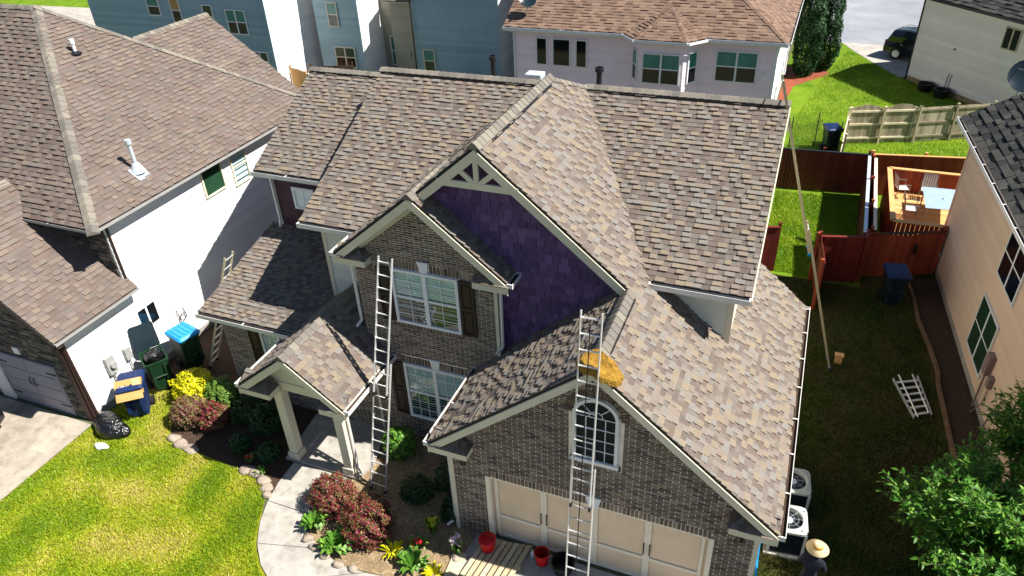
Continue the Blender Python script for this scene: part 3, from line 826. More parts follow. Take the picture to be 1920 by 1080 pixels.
# bay front and the brick below
BF = lambda x: 7.80 - sB * abs(x + 1.517) - .17
B1 = wall(H, [(-3.45, 2.4, 0), (.32, 2.4, 0), (.32, 2.4, BF(.32)), (-1.517, 2.4, BF(-1.517)), (-3.45, 2.4, BF(-3.45))], (0, .2, 0), 'mortar')
wall(H, [(.12, 2.6, 0), (.12, 3.4, 0), (.12, 3.4, 5.9), (.12, 2.6, 5.9)], (.2, 0, 0), 'mortar')
wall(H, [(-3.45, 2.6, 0), (-3.45, 3.42, 0), (-3.45, 3.42, 6.0), (-3.45, 2.6, 6.0)], (.2, 0, 0), 'mortar')
frB = Fr((0, 2.398, 0), (1, 0, 0), (0, 0, 1))
tiles(HB, B1, 'brick', 'brick', frB, [(-3.45, .0), (.32, .0), (.32, BF(.32)), (-1.517, BF(-1.517)), (-3.45, BF(-3.45))], .063, .262, lambda: random.uniform(.003, .009), lap=False,
      holes=[(-2.46, 3.90, -.60, 5.86), (-2.5, .70, -.62, 2.93)], stagger=.262, gap=.016)
soldier(B1, frB, -3.40, -2.96, 5.40, 5.62); soldier(B1, frB, -2.46, -1.66, 5.66, 5.86); soldier(B1, frB, -1.38, -.60, 5.66, 5.86); soldier(B1, frB, -.1, .28, 5.40, 5.62)
soldier(B1, frB, -2.5, -1.66, 2.73, 2.93); soldier(B1, frB, -1.40, -.62, 2.73, 2.93)
soldier(B1, frB, -2.46, -.60, 3.90, 4.04); soldier(B1, frB, -2.5, -.62, .70, .84)
for z in (5.62, 2.69):
    mm = MB(); mm.prism([(-1.60, 2.399, z), (-1.44, 2.399, z), (-1.37, 2.399, z + .32), (-1.67, 2.399, z + .32)], (0, -.05, 0)); mm.build('keystone', 'white_trim', H)
window(H, (-2.42, 2.395, 4.06), (1, 0, 0), 1.78, 1.58, blinds=True, grid=(2, 3), frame=.075)
window(H, (-2.46, 2.395, .86), (1, 0, 0), 1.80, 1.86, blinds=True, grid=(3, 3), frame=.075)
for o, h in (((-2.84, 2.385, 4.06), 1.56), ((-.62, 2.385, 4.06), 1.56), ((-2.88, 2.385, .88), 1.82), ((-.64, 2.385, .88), 1.82)): shutter(H, o, (1, 0, 0), .38, h)
mm = MB(); mm.box((.26, 2.36, 3.3), (.345, 2.44, 5.9)); mm.build('corner_board', 'cream', H)
downspout(H, [(.78, 2.30, 5.85), (.45, 2.34, 5.60), (.42, 2.36, 3.95), (.30, 2.2, 3.82)])
downspout(H, [(-3.82, 2.2, 5.82), (-3.52, 2.36, 5.6), (-3.52, 2.36, 3.85), (-3.6, 2.2, 3.72)])
downspout(H, [(-.33, -.2, 3.0), (-.08, .08, 2.75), (-.08, .08, .2), (-.25, -.1, .08)])

# purple shake gable
PG = lambda x: 9.035 - sG * abs(x - .064) - .12
P1 = wall(H, [(-3.2, 2.66, 3.2), (3.41, 2.66, 3.2), (3.41, 2.66, PG(3.41)), (.064, 2.66, PG(.064)), (-3.2, 2.66, PG(-3.2))], (0, .15, 0), 'purple_shake')
frP = Fr((0, 2.658, 0), (1, 0, 0), (0, 0, 1))
tiles('house', P1, 'shake', 'purple_shake', frP, [(.30, 3.6), (.3, 3.5), (3.41, PG(3.41) - .15), (3.41, PG(3.41)), (.064, PG(.064)), (-1.6, PG(-1.6)), (-.9, 7.1), (.30, 5.9)], .19, lambda: random.uniform(.14, .30), lambda: random.uniform(.022, .055), gap=.012)
mm = MB()                                               # open truss in the gable peak
def beam(m_, p, q, w=.06, y0=2.275, y1=2.33):
    p, q = V((p[0], y0, p[1])), V((q[0], y0, q[1])); d = (q - p).normalized(); s = V((-d.z, 0, d.x)) * w
    m_.prism([p - s, q - s, q + s, p + s], (0, y1 - y0, 0))
for i, (p, q) in enumerate((((-.86, 8.14), (1.0, 8.14)), ((.064, 8.17), (.064, 8.92)), ((.03, 8.17), (-.43, 8.55)), ((.10, 8.17), (.56, 8.55)))):
    mb = MB(); beam(mb, p, q, .075 if i == 0 else .055, 2.275 + .003 * i); mb.build('truss_beam', 'cream', H)

# main block
wall(H, [(-5.05, 3.42, 0), (5.45, 3.42, 0), (5.45, 3.42, 6.05), (-5.05, 3.42, 6.05)], (0, .15, 0), 'cream')
for x in (-5.05, 5.30):
    wall(H, [(x, 3.57, 0), (x, 12.5, 0), (x, 12.5, 6.1), (x, 8, 8.33), (x, 3.57, 6.1)], (.15, 0, 0), 'cream')
wall(H, [(-8.45, 12.35, 0), (5.45, 12.35, 0), (5.45, 12.35, 6.1), (-8.45, 12.35, 6.1)], (0, .15, 0), 'cream')
siding(K, H, (-5.05, 3.418, 0), (1, 0, 0), [(0, 3.5), (1.6, 3.5), (1.6, 5.95), (0, 5.95)], 'cream_siding')
siding(K, H, (3.4, 3.418, 0), (1, 0, 0), [(0, 5.6), (1.2, 4.8), (2.05, 4.3), (2.05, 5.95), (0, 5.95)], 'cream_siding')
mm = MB(); mm.box((-5.08, 3.385, 3.4), (-4.96, 3.43, 5.95)); mm.build('corner_board', 'cream', H)
mm = MB(); mm.box((5.35, 3.385, 4.4), (5.47, 3.43, 5.95)); mm.build('corner_board', 'cream', H)
# left block
wall(H, [(-8.45, 5.76, 3.2), (-5.05, 5.76, 3.2), (-5.05, 5.76, 6.1), (-8.45, 5.76, 6.1)], (0, .15, 0), 'plum_siding')
wall(H, [(-8.45, 5.91, 0), (-8.45, 12.35, 0), (-8.45, 12.35, 6.1), (-8.45, 9.05, 7.8), (-8.45, 5.91, 6.1)], (.15, 0, 0), 'plum_siding')
siding(K, H, (-8.45, 5.758, 0), (1, 0, 0), [(0, 4.05), (3.4, 4.05), (3.4, 5.95), (0, 5.95)], 'plum_siding')
window(H, (-7.72, 5.735, 4.78), (1, 0, 0), .78, .72, cols=1, sash=False, grid=(2, 2), blinds=False, glass='blind', frame=.08)
mm = MB(); mm.box((-8.48, 5.725, 4.05), (-8.37, 5.80, 5.95)); mm.build('corner_board', 'cream', H)
downspout(H, [(-8.72, 5.33, 5.88), (-8.44, 5.70, 5.70), (-8.43, 5.70, 4.3), (-8.3, 5.5, 4.15)])
# lower left brick wall
L1 = wall(H, [(-8.45, 2.35, 0), (-3.4, 2.35, 0), (-3.4, 2.35, 3.15), (-8.45, 2.35, 3.15)], (0, .15, 0), 'mortar')
wall(H, [(-8.45, 2.5, 0), (-8.45, 5.9, 0), (-8.45, 5.9, 3.95), (-8.45, 2.5, 3.15)], (.15, 0, 0), 'mortar')
frL = Fr((0, 2.348, 0), (1, 0, 0), (0, 0, 1))
tiles(HB, L1, 'brick', 'brick', frL, [(-8.45, 0), (-3.46, 0), (-3.46, 2.85), (-8.45, 2.85)], .063, .262, lambda: random.uniform(.003, .009), lap=False, holes=[(-7.1, .9, -5.75, 2.8)], stagger=.262, gap=.016)
soldier(L1, frL, -8.45, -7.12, 2.85, 3.02)
window(H, (-7.06, 2.345, .95), (1, 0, 0), 1.28, 1.82, blinds=True, grid=(2, 3))
shutter(H, (-7.5, 2.335, .97), (1, 0, 0), .40, 1.8)
# porch
for x, y in ((-5.14, .60), (-3.42, .62)):
    mm = MB(); mm.box((x - .13, y - .13, .1), (x + .13, y + .13, 2.62)); c = mm.build('porch_column', 'cream', H, bevel=.012)
    mm = MB(); mm.box((x - .17, y - .17, .1), (x + .17, y + .17, .32)); mm.build('column_base', 'cream', c, bevel=.012)
    mm = MB(); mm.box((x - .16, y - .16, 2.50), (x + .16, y + .16, 2.60)); mm.build('column_cap', 'cream', c, bevel=.012)
mm = MB(); mm.box((-5.30, .50, 2.601), (-3.24, .74, 2.86)); mm.build('porch_beam', 'cream', H)
for x in (-5.24, -3.50): mm = MB(); mm.box((x - .10, .741, 2.62), (x + .10, 2.34, 2.85)); mm.build('porch_beam', 'cream', H)
wall(H, [(-5.6, .52, 2.862), (-3.05, .52, 2.862), (-4.318, .52, 4.0)], (0, .1, 0), 'cream', 'gable_panel')
wall(H, [(-5.7, .63, 2.87), (-2.95, .63, 2.87), (-2.95, 2.34, 2.87), (-5.7, 2.34, 2.87)], (0, 0, .03), 'cream', 'porch_ceiling')
mm = MB(); mm.prism([(-5.42, .42, 0), (-3.12, .42, 0), (-3.0, 1.05, 0), (-3.35, 2.34, 0), (-5.62, 2.34, 0)], (0, 0, .10)); mm.build('porch_floor', 'concrete', H, bevel=.01)
downspout(H, [(-2.75, .5, 2.8), (-3.24, .66, 2.55), (-3.24, .66, .25), (-3.05, .5, .16)])
# plumbing vents behind the ridge
for x, y, z, h in ((-2.55, 9.4, 7.75, .95), (.80, 8.9, 8.0, .75)):
    mm = MB(); mm.tube((x, y, z), (x, y, z + h), .075, 12); mm.tube((x, y, z + h - .12), (x, y, z + h), .12, 12); mm.lathe([(.26, -.05), (.12, .14), (.08, .16)], (x, y, z + .05), 12); mm.build('vent_pipe', 'pipe_black', H, smooth=False)
mm = MB(); mm.box((-1.5, 9.2, 7.85), (-1.0, 9.6, 8.30)); mm.build('roof_vent', 'galvanised', H, bevel=.02)

# ================================================================== LEFT NEIGHBOUR
N = thing('white_sided_house', 'white sided neighbour house with rose brown hip roof and stone front', 'house', (-16, 5, 0))
KN = 'left'
slope(KN, N, 5.45 - .709 * 11.45, -.709, 0, [(-11.45, 1.75), (-11.45, 12.46), (-17.7, 7.1)], 'shingle_rose', course=.155, tab=(.15, .29), soffit='white_trim')
slope(KN, N, 5.45 - .828 * 1.75, 0, .828, [(-11.45, 1.75), (-17.7, 7.1), (-25, 7.1), (-25, 1.75)], 'shingle_rose', course=.155, tab=(.15, .29), soffit='white_trim')
slope(KN, N, 5.45 + .828 * 12.46, 0, -.828, [(-11.45, 12.46), (-17.7, 7.1), (-25, 7.1), (-25, 12.46)], 'shingle_rose', course=.17, tab=(.4, .8), soffit='white_trim')
slope(KN, N, 8.5 - .72 * 16, -.72, 0, [(-16, 8.6), (-16, 12.66), (-11.78, 12.66), (-11.78, 10.5), (-13, 10)], 'shingle_rose', course=.155, tab=(.15, .29), soffit=None)
slope(KN, N, 8.5 + .72 * 16, .72, 0, [(-16, 9.5), (-16, 12.66), (-20.3, 12.66), (-20.3, 9.5)], 'shingle_rose', course=.17, tab=(.4, .8), soffit=None)
slope(KN, N, 3.2 - .83 * 11.45, -.83, 0, [(-11.45, -.55), (-11.45, 2.42), (-11.8, 2.42), (-11.85, 2.29), (-15.1, 2.29), (-15.1, -.55)], 'shingle_rose', course=.155, tab=(.15, .29), soffit='white_trim')
slope(KN, N, 6.23 + .83 * 15.1, .83, 0, [(-15.1, -.55), (-15.1, 2.29), (-19, 2.29), (-19, -.55)], 'shingle_rose', course=.155, tab=(.15, .29), soffit='white_trim')
ridge(N, (-11.4, 1.7, 5.42), (-17.75, 7.15, 9.9), .45, .45, w=.17, step=.24, material='ridge_cap')
ridge(N, (-17.7, 7.1, 9.9), (-11.4, 12.5, 5.45), .45, .45, w=.13, step=.24)
ridge(N, (-17.7, 7.1, 9.88), (-25, 7.1, 9.88), .8, .8, w=.13, step=.24)
ridge(N, (-16, 9.0, 8.5), (-16, 12.68, 8.5), .7, .7, w=.12, step=.24)
ridge(N, (-15.1, -.58, 6.23), (-15.1, 2.28, 6.23), .8, .8, w=.14, step=.24)
def ngut(p0, p1, out, dark=True):
    out = V(out)
    board(N, V(p0) - out * .03 - V((0, 0, .03)), V(p1) - out * .03 - V((0, 0, .03)), out * .025, .10, 'brown_metal', 'fascia'); gutter(N, p0, p1, out, 'grey_box', hang=1.5, k=.62)
ngut((-11.45, 1.75, 5.45), (-11.45, 12.4, 5.45), (1, 0, 0)); ngut((-25, 1.75, 5.45), (-11.45, 1.75, 5.45), (0, -1, 0)); ngut((-11.45, -.55, 3.2), (-11.45, 2.40, 3.2), (1, 0, 0))
board(N, (-15.1, -.56, 6.16), (-11.47, -.56, 3.13), (0, .03, 0), .2, 'brown_metal', 'rake_board'); board(N, (-19, -.56, 3.0), (-15.1, -.56, 6.16), (0, .03, 0), .2, 'brown_metal', 'rake_board')
wall(N, [(-11.8, -.2, 0), (-11.8, 12.1, 0), (-11.8, 12.1, 5.6), (-11.8, 2.3, 5.6), (-11.8, 2.3, 3.4), (-11.8, -.2, 3.4)], (-.15, 0, 0), 'white_or_sunlit_siding')
siding(KN, N, (-11.798, 0, 0), (0, 1, 0), [(-.2, .25), (12.1, .25), (12.1, 5.44), (2.3, 5.44), (2.3, 3.3), (-.2, 3.3)], 'white_or_sunlit_siding', board=.19, thick=.03)
wall(N, [(-11.83, -.2, 0), (-11.83, 12.1, 0), (-11.83, 12.1, .24), (-11.83, -.2, .24)], (.05, 0, 0), 'concrete', 'foundation')
SW1 = wall(N, [(-24, 2.3, 0), (-11.96, 2.3, 0), (-11.96, 2.3, 5.5), (-24, 2.3, 5.5)], (0, .15, 0), 'stone')
frS = Fr((0, 2.298, 0), (1, 0, 0), (0, 0, 1))
def stonework(S1, fr, poly, holes=()):
    tiles(KN, S1, 'veneer_stone', 'stone', fr, poly, .13, lambda: random.uniform(.14, .42), lambda: random.uniform(.012, .05), lap=False, holes=holes, gap=.012)
stonework(SW1, frS, [(-16, 2.9), (-11.82, 2.9), (-11.82, 5.4), (-16, 5.4)])
GN = lambda x: 6.23 - .83 * abs(x + 15.1) - .15
SW2 = wall(N, [(-18.6, -.2, 0), (-11.96, -.2, 0), (-11.96, -.2, GN(-11.96)), (-15.1, -.2, GN(-15.1)), (-18.6, -.2, GN(-18.6))], (0, .15, 0), 'stone')
stonework(SW2, Fr((0, -.202, 0), (1, 0, 0), (0, 0, 1)), [(-18.6, 0), (-11.95, 0), (-11.95, GN(-11.95)), (-15.1, GN(-15.1)), (-18.6, GN(-18.6))], holes=[(-15.0, -1, -12.5, 1.9), (-18.2, -1, -15.55, 1.9)])
for x0, x1 in ((-14.98, -12.52), (-18.18, -15.57)):
    mm = MB(); mm.box((x0, -.245, 0), (x1, -.205, 1.88)); d = mm.build('garage_door', 'door_grey', N)
    for i in range(4):
        for k in range(2):
            a = x0 + .08 + k * (x1 - x0 - .08) / 2; mm = MB(); mm.box((a, -.258, .07 + i * .46), (a + (x1 - x0) / 2 - .12, -.2455, .47 + i * .46)); mm.build('door_panel', 'door_grey', d, bevel=.01)
    xm = (x0 + x1) / 2
    for s in (-.09, .09): mm = MB(); mm.path([(xm + s, -.255, .88), (xm + s, -.30, .94), (xm + s, -.30, 1.12), (xm + s, -.255, 1.18)], .014, 6); mm.build('handle', 'black_iron', d)
    for z in (.35, 1.55):
        for a, b in ((x0 + .03, x0 + .40), (x1 - .40, x1 - .03)): mm = MB(); mm.box((a, -.272, z), (b, -.2585, z + .04)); mm.build('hinge_strap', 'black_iron', d)
mm = MB(); mm.box((-15.54, -.30, 0), (-15.02, -.21, 2.0)); mm.build('door_post', 'white_trim', N)
mm = MB(); mm.box((-13.95, -.27, 2.05), (-13.7, -.21, 2.28)); mm.build('wall_plate', 'galvanised', N)
mm = MB(); mm.box((-11.99, -.27, 0), (-11.82, -.20, 3.1)); mm.box((-11.80, -.235, 0), (-11.74, -.14, 3.1)); mm.build('corner_board', 'brown_metal', N)
downspout(N, [(-11.36, -.5, 3.08), (-11.72, -.18, 2.85), (-11.72, -.12, .15)], 'brown_metal')
downspout(N, [(-11.74, 2.36, 5.3), (-11.74, 2.36, 3.4)], 'brown_metal')
window(N, (-11.79, 6.18, 4.26), (0, 1, 0), .98, 1.12, cols=1, sash=False, glass='green_room', material='cream')
window(N, (-11.79, 7.60, 4.06), (0, 1, 0), .80, 1.34, cols=1, blinds=True, material='cream')
window(N, (-11.79, 2.26, 1.55), (0, 1, 0), .74, .74, cols=2, sash=False, glass='dark_pane', frame=.035, depth=.05)
mm = MB(); mm.box((-11.78, .70, 1.05), (-11.64, .98, 1.65)); mm.tube((-11.64, .86, 1.36), (-11.55, .86, 1.36), .1, 14); mm.tube((-11.70, .84, 0.05), (-11.70, .84, 1.05), .025, 6); mm.build('meter_box', 'grey_box', N)
mm = MB(); mm.box((-11.78, 1.38, 1.10), (-11.66, 1.58, 1.50)); mm.tube((-11.70, 1.48, 0.05), (-11.70, 1.48, 1.1), .022, 6); mm.path([(-11.7, 1.0, .9), (-11.68, 1.2, .7), (-11.7, 1.48, .8)], .012, 5); mm.build('cable_box', 'grey_box', N)
mm = MB(); mm.path([(-11.74, 3.62, 1.45), (-11.70, 3.65, 1.0)], .015, 5); mm.path([(-11.74, 3.90, 1.40), (-11.70, 3.92, 1.05)], .015, 5); mm.path([(-11.70 , 3.78 + .13 * math.cos(a * .7), 1.12 + .13 * math.sin(a * .7)) for a in range(10)], .016, 5); mm.build('hose_bracket', 'black_iron', N)
def roof_pipe(th, x, y, z, h, r, material, flash=True):
    mm = MB(); mm.tube((x, y, z - .1), (x, y, z + h), r, 12); mm.tube((x, y, z + h - .12), (x, y, z + h + .02), r * 1.5, 12)
    if flash:
        mm.lathe([(.24, -.02), (.10, .26), (r, .28)], (x, y, z), 14)
        mm.obox(V((x - .14, y - .24, z + .10)), V((.40, 0, -.284)), V((0, .44, 0)), V((.012, 0, .017)))
    mm.build('vent_pipe', material, th)
roof_pipe(N, -12.20, 4.36, 6.0, .98, .06, 'galvanised')
roof_pipe(N, -15.95, 6.60, 8.65, .42, .05, 'white_trim', False)
mm = MB(); mm.lathe([(.2, -.02), (.05, .05)], (-15.95, 6.6, 8.67), 10); mm.build('pipe_boot', 'pipe_black', N)
# ================================================================== RIGHT NEIGHBOUR (tan side wall)
T = thing('tan_sided_house', 'tan neighbour house with dark shingle roof along the shaded side yard', 'house', (14, 9, 0))
KT = 'right'
ta, tb = V((11.49, 16.6, 0)), V((12.5, 2.9, 0))
tu = (tb - ta).normalized(); tn = tu.cross(V((0, 0, 1)))          # tn points towards our house
TL = (tb - ta).length
zv = V((0, 0, 1))
frT = Fr(ta, tu, zv)
def TP(a, b, h=0.): return frT.p(a, b, h)
wall(T, [TP(0, 0), TP(TL, 0), TP(TL, 5.6), TP(0, 5.6)], -tn * .15, 'tan_siding')
siding(KT, T, ta + tn * .002, tu, [(0, .25), (TL, .25), (TL, 5.4), (0, 5.4)], 'tan_siding', board=.2, thick=.008)
wall(T, [TP(-.02, 0, .01), TP(TL, 0, .01), TP(TL, .24, .01), TP(-.02, .24, .01)], -tn * .05, 'concrete', 'foundation')
for a in (0., TL - .15):                                          # gable ends
    wall(T, [TP(a, 0, -.15), TP(a, 5.6, -.15), TP(a, 8.1, -4.6), TP(a, 5.6, -9), TP(a, 0, -9)], tu * .15, 'tan_siding')
wall(T, [TP(0, 0, -8.9), TP(TL, 0, -8.9), TP(TL, 5.6, -8.9), TP(0, 5.6, -8.9)], -tn * .15, 'tan_siding')
def plane_slope(tk, th, o, ud, upd, s, poly, material, **kw):
    """slope over a rotated house: o a point of the eave, ud along it, upd horizontal up-slope"""
    bx, by = upd.x * s, upd.y * s
    c = o.z - bx * o.x - by * o.y
    pts = [(o + ud * a + upd * b) for a, b in poly]
    return slope(tk, th, c, bx, by, [(p.x, p.y) for p in pts], material, **kw)
eo = TP(-.45, 5.48, .42)
plane_slope(KT, T, eo, tu, -tn, .58, [(0, 0), (TL + .9, 0), (TL + .9, 5.0), (0, 5.0)], 'shingle_dark', course=.24, tab=(.25, .45), thick=(.02, .045), soffit='white_trim')
plane_slope(KT, T, TP(-.45, 5.48, -9.5), tu, tn, .58, [(0, 0), (TL + .9, 0), (TL + .9, 5.0), (0, 5.0)], 'shingle_dark', course=.24, tab=(.5, .9), soffit='white_trim')
ridge(T, TP(-.47, 8.40, -4.56), TP(TL + .5, 8.40, -4.56), .58, .58, step=.3, material='shingle_dark')
gutter(T, eo, eo + tu * (TL + .9), tn, 'white_trim', hang=1.3)
board(T, eo - V((0, 0, .04)), eo - tn * 5 + V((0, 0, 2.9 - .04)), -tu * .03, .2, 'white_trim', 'rake_board')
window(T, TP(5.72, .72, .012), tu, 1.78, 1.78, cols=2, material='white_trim', glass='green_room', frame=.06, depth=.05)
window(T, TP(6.0, 3.35, .012), tu, 1.75, 1.5, cols=2, material='white_trim', glass='dark_pane', frame=.06, depth=.05)
mm = MB(); mm.obox(TP(7.75, 1.25, .012), tu * .30, zv * .62, tn * .16); mm.obox(TP(8.25, 1.1, .012), tu * .18, zv * .35, tn * .12); mm.tube(TP(7.9, .02, .09), TP(7.9, 1.25, .09), .03, 6); mm.path([TP(8.34, 1.1, .05), TP(8.30, .5, .05), TP(8.2, .03, .2)], .016, 5); mm.build('meter_box', 'mauve_box', T)
mm = MB(); mm.tube(TP(7.66, 1.42, .012), TP(7.66, 1.42, .12), .09, 14); mm.build('meter', 'galvanised', T)
mm = MB(); mm.path([TP(9.0, .02, .1), TP(9.05, .8, .06), TP(9.3, 1.25, .05), TP(9.5, 1.35, .05)], .014, 5); mm.build('cable', 'black_iron', T)
mm = MB(); mm.path([TP(.25, .02, .05), TP(.25, .8, .05), TP(.45, .95, .1), TP(.9, .9, .12)], .02, 6); mm.build('hose_pipe', 'galvanised', T)
mm = MB(); mm.obox(TP(-.02, .02, -.05), tu * .10, zv * 5.4, tn * .085); mm.build('corner_board', 'tan_siding', T)
g0, g1 = TL - 4.2, TL                                            # unseen cross gable, added to shade the farther air conditioner
wall(T, [TP(g0, 5.3, .25), TP(g1, 5.3, .25), TP((g0 + g1) / 2, 8.0, .25)], -tn * .15, 'tan_siding', 'shade_gable_wall')
for e in (g0 - .3, g1 + .3):
    c_ = (g0 + g1) / 2; P_ = [TP(e, 5.2, .5), TP(c_, 8.15, .5), TP(c_, 8.15, -4.5), TP(e, 5.2, -.1)]
    mm = MB(); mm.prism(P_, (0, 0, .12)); mm.build('shade_gable_roof', 'shingle_dark', T)
# satellite dish on its rear rake
def dish(th, c, aim, r=.42, mt='bin_black'):
    c, aim = V(c), V(aim).normalized(); a = aim.orthogonal().normalized(); b = aim.cross(a)
    mm = MB(); rings = []
    for k in range(6):
        q = k / 5; rings.append([c + (a * math.cos(t) + b * math.sin(t)) * (r * q + .002) + aim * (.22 * r * q * q) for t in [2 * math.pi * i / 20 for i in range(20)]])
    mm.loft(rings, caps=False); d = mm.build('satellite_dish', mt, th, smooth=True)
    mm = MB(); mm.tube(c - aim * .02, c + V((-.12, .05, -.65)), .025, 8); mm.tube(c + b * -r * .8, c + aim * .5, .012, 6); mm.tube(c + aim * .46, c + aim * .58, .05, 8); mm.build('dish_arm', 'grey_box', d)
dish(T, (12.62, 17.6, 6.75), (-.15, -.75, .55), .55)

# ================================================================== PINK HOUSE BEHIND
Pk = thing('pale_pink_house', 'pale pink sided house with reddish roof and bay window behind ours', 'house', (-2, 30, 0))
KP = 'pink'; PY = 26.2; PX0, PX1, PZ = -8.72, 4.52, 5.2
wall(Pk, [(PX0, PY, 0), (PX1, PY, 0), (PX1, PY, PZ), (PX0, PY, PZ)], (0, .15, 0), 'pink_siding')
for x in (PX0, PX1 - .15): wall(Pk, [(x, PY + .15, 0), (x, 38, 0), (x, 38, PZ), (x, PY + .15, PZ)], (.15, 0, 0), 'white_or_sunlit_siding')  # side walls of the pink house whitened, sun glare put into their colour
wall(Pk, [(PX0, 37.9, 0), (PX1, 37.9, 0), (PX1, 37.9, PZ), (PX0, 37.9, PZ)], (0, .15, 0), 'pink_siding')
siding(KP, Pk, (PX0, PY - .002, 0), (1, 0, 0), [(0, 1.0), (PX1 - PX0, 1.0), (PX1 - PX0, PZ - .1), (0, PZ - .1)], 'pink_siding', board=.2)
siding(KP, Pk, (PX1 + .002, PY, 0), (0, 1, 0), [(0, .2), (11.8, .2), (11.8, PZ - .1), (0, PZ - .1)], 'white_or_sunlit_siding', board=.2)
s5 = .56
ex0, ex1, ey0, ey1 = PX0 - .4, PX1 + .4, PY - .4, 38.4
hx = (ey1 - ey0) / 2; ry = (ey0 + ey1) / 2
slope(KP, Pk, PZ - s5 * ey0, 0, s5, [(ex0, ey0), (ex1, ey0), (ex1 - hx, ry), (ex0, ry)], 'shingle_red', course=.2, tab=(.25, .5), soffit='white_trim')
slope(KP, Pk, PZ + s5 * ex1, -s5, 0, [(ex1, ey0), (ex1, ey1), (ex1 - hx, ry)], 'shingle_red', course=.2, tab=(.25, .5), soffit='white_trim')
slope(KP, Pk, PZ + s5 * ey1, 0, -s5, [(ex0, ey1), (ex1, ey1), (ex1 - hx, ry), (ex0, ry)], 'shingle_red', course=.4, tab=(.6, 1.2), soffit='white_trim')
ridge(Pk, (ex1, ey0, PZ), (ex1 - hx, ry, PZ + s5 * hx), .35, .35, w=.14, step=.3, material='shingle_red')
def pgut(p0, p1, out):
    gutter(Pk, p0, p1, out, 'white_trim', hang=3)
    board(Pk, V(p0) - V(out) * .03 - V((0, 0, .02)), V(p1) - V(out) * .03 - V((0, 0, .02)), V(out) * .025, .2, 'white_trim', 'fascia')
pgut((ex0, ey0, PZ), (-2.75, ey0, PZ), (0, -1, 0)); pgut((1.25, ey0, PZ), (ex1, ey0, PZ), (0, -1, 0)); pgut((ex1, ey0, PZ), (ex1, ey1, PZ), (1, 0, 0))
# bay: three faces
b0, b1, b2, b3 = V((-2.35, PY, 0)), V((-1.75, PY - .95, 0)), V((.35, PY - .95, 0)), V((.95, PY, 0))
mm = MB(); mm.prism([b0, b1, b2, b3], (0, 0, PZ)); bay = mm.build('bay_wall', 'pink_siding', Pk)
for a, b in ((b0, b1), (b1, b2), (b2, b3)):
    u = (b - a).normalized(); siding(KP, Pk, a + u.cross(zv) * .002, u, [(0, 1), ((b - a).length, 1), ((b - a).length, PZ - .05), (0, PZ - .05)], 'pink_siding', board=.2)
ap = V((-.70, PY + .9, PZ + 1.02))
q0, q1, q2, q3 = V((-2.75, PY - .35, PZ)), V((-1.95, PY - 1.3, PZ)), V((.55, PY - 1.3, PZ)), V((1.35, PY - .35, PZ))
for k, (a, b) in enumerate(((q0, q1), (q1, q2), (q2, q3))):
    n = (b - a).cross(ap - a).normalized()
    if n.z < 0: n = -n
    bx, by = -n.x / n.z, -n.y / n.z
    slope(KP, Pk, a.z - bx * a.x - by * a.y, bx, by, [(a.x, a.y), (b.x, b.y), (ap.x, ap.y)], 'shingle_red', course=.2, tab=(.25, .5), soffit='white_trim', name='bay_roof')
    out = (b - a).normalized().cross(zv); gutter(Pk, a, b, out, 'white_trim', hang=3)
for a in (q1, q2): ridge(Pk, a, ap, .3, .3, w=.12, step=.3, material='shingle_red')
for x, w in ((-7.45, .62), (-6.55, .98), (-5.30, .62)):
    window(Pk, (x, PY - .02, 3.25), (1, 0, 0), w, 1.42, cols=1, sash=False, glass='dark_pane')
    window(Pk, (x, PY - .02, 1.25), (1, 0, 0), w, 1.15, cols=1, sash=False, glass='dark_pane')
window(Pk, (-1.62, PY - .97, 3.02), (1, 0, 0), 1.84, 1.5, cols=2, glass='dark_pane', top='teal_pane')
for a, b in ((b0, b1), (b2, b3)):
    u = (b - a).normalized(); window(Pk, a + u * .28 + u.cross(zv) * .02 + zv * 3.05, u, .62, 1.5, cols=1, glass='dark_pane', top='teal_pane')
window(Pk, (1.75, PY - .02, 3.1), (1, 0, 0), 1.95, 1.5, cols=2, glass='dark_pane', top='teal_pane')
mm = MB(); mm.box((3.95, PY - .09, 3.5), (4.12, PY - .02, 3.68)); mm.build('outdoor_lamp', 'white_trim', Pk)
for x in (PX0, PX1 - .1): mm = MB(); mm.box((x - .02, PY - .035, .5), (x + .12, PY + .02, PZ - .1)); mm.build('corner_board', 'white_trim', Pk)
downspout(Pk, [(PX0 - .3, ey0 - .05, PZ - .1), (PX0 + .06, PY - .08, PZ - .35), (PX0 + .06, PY - .08, .5)], 'white_trim')
downspout(Pk, [(ex1 + .05, 37.2, PZ - .1), (PX1 + .08, 37.2, PZ - .4), (PX1 + .08, 37.2, .3)], 'white_trim')
for y in (28.6, 33.2): window(Pk, (PX1 + .015, y, 1.0), (0, 1, 0), .8, 1.3, cols=1, glass='dark_pane')
dish(Pk, (-8.0, 26.6, 6.35), (.25, -.6, .55), .42)

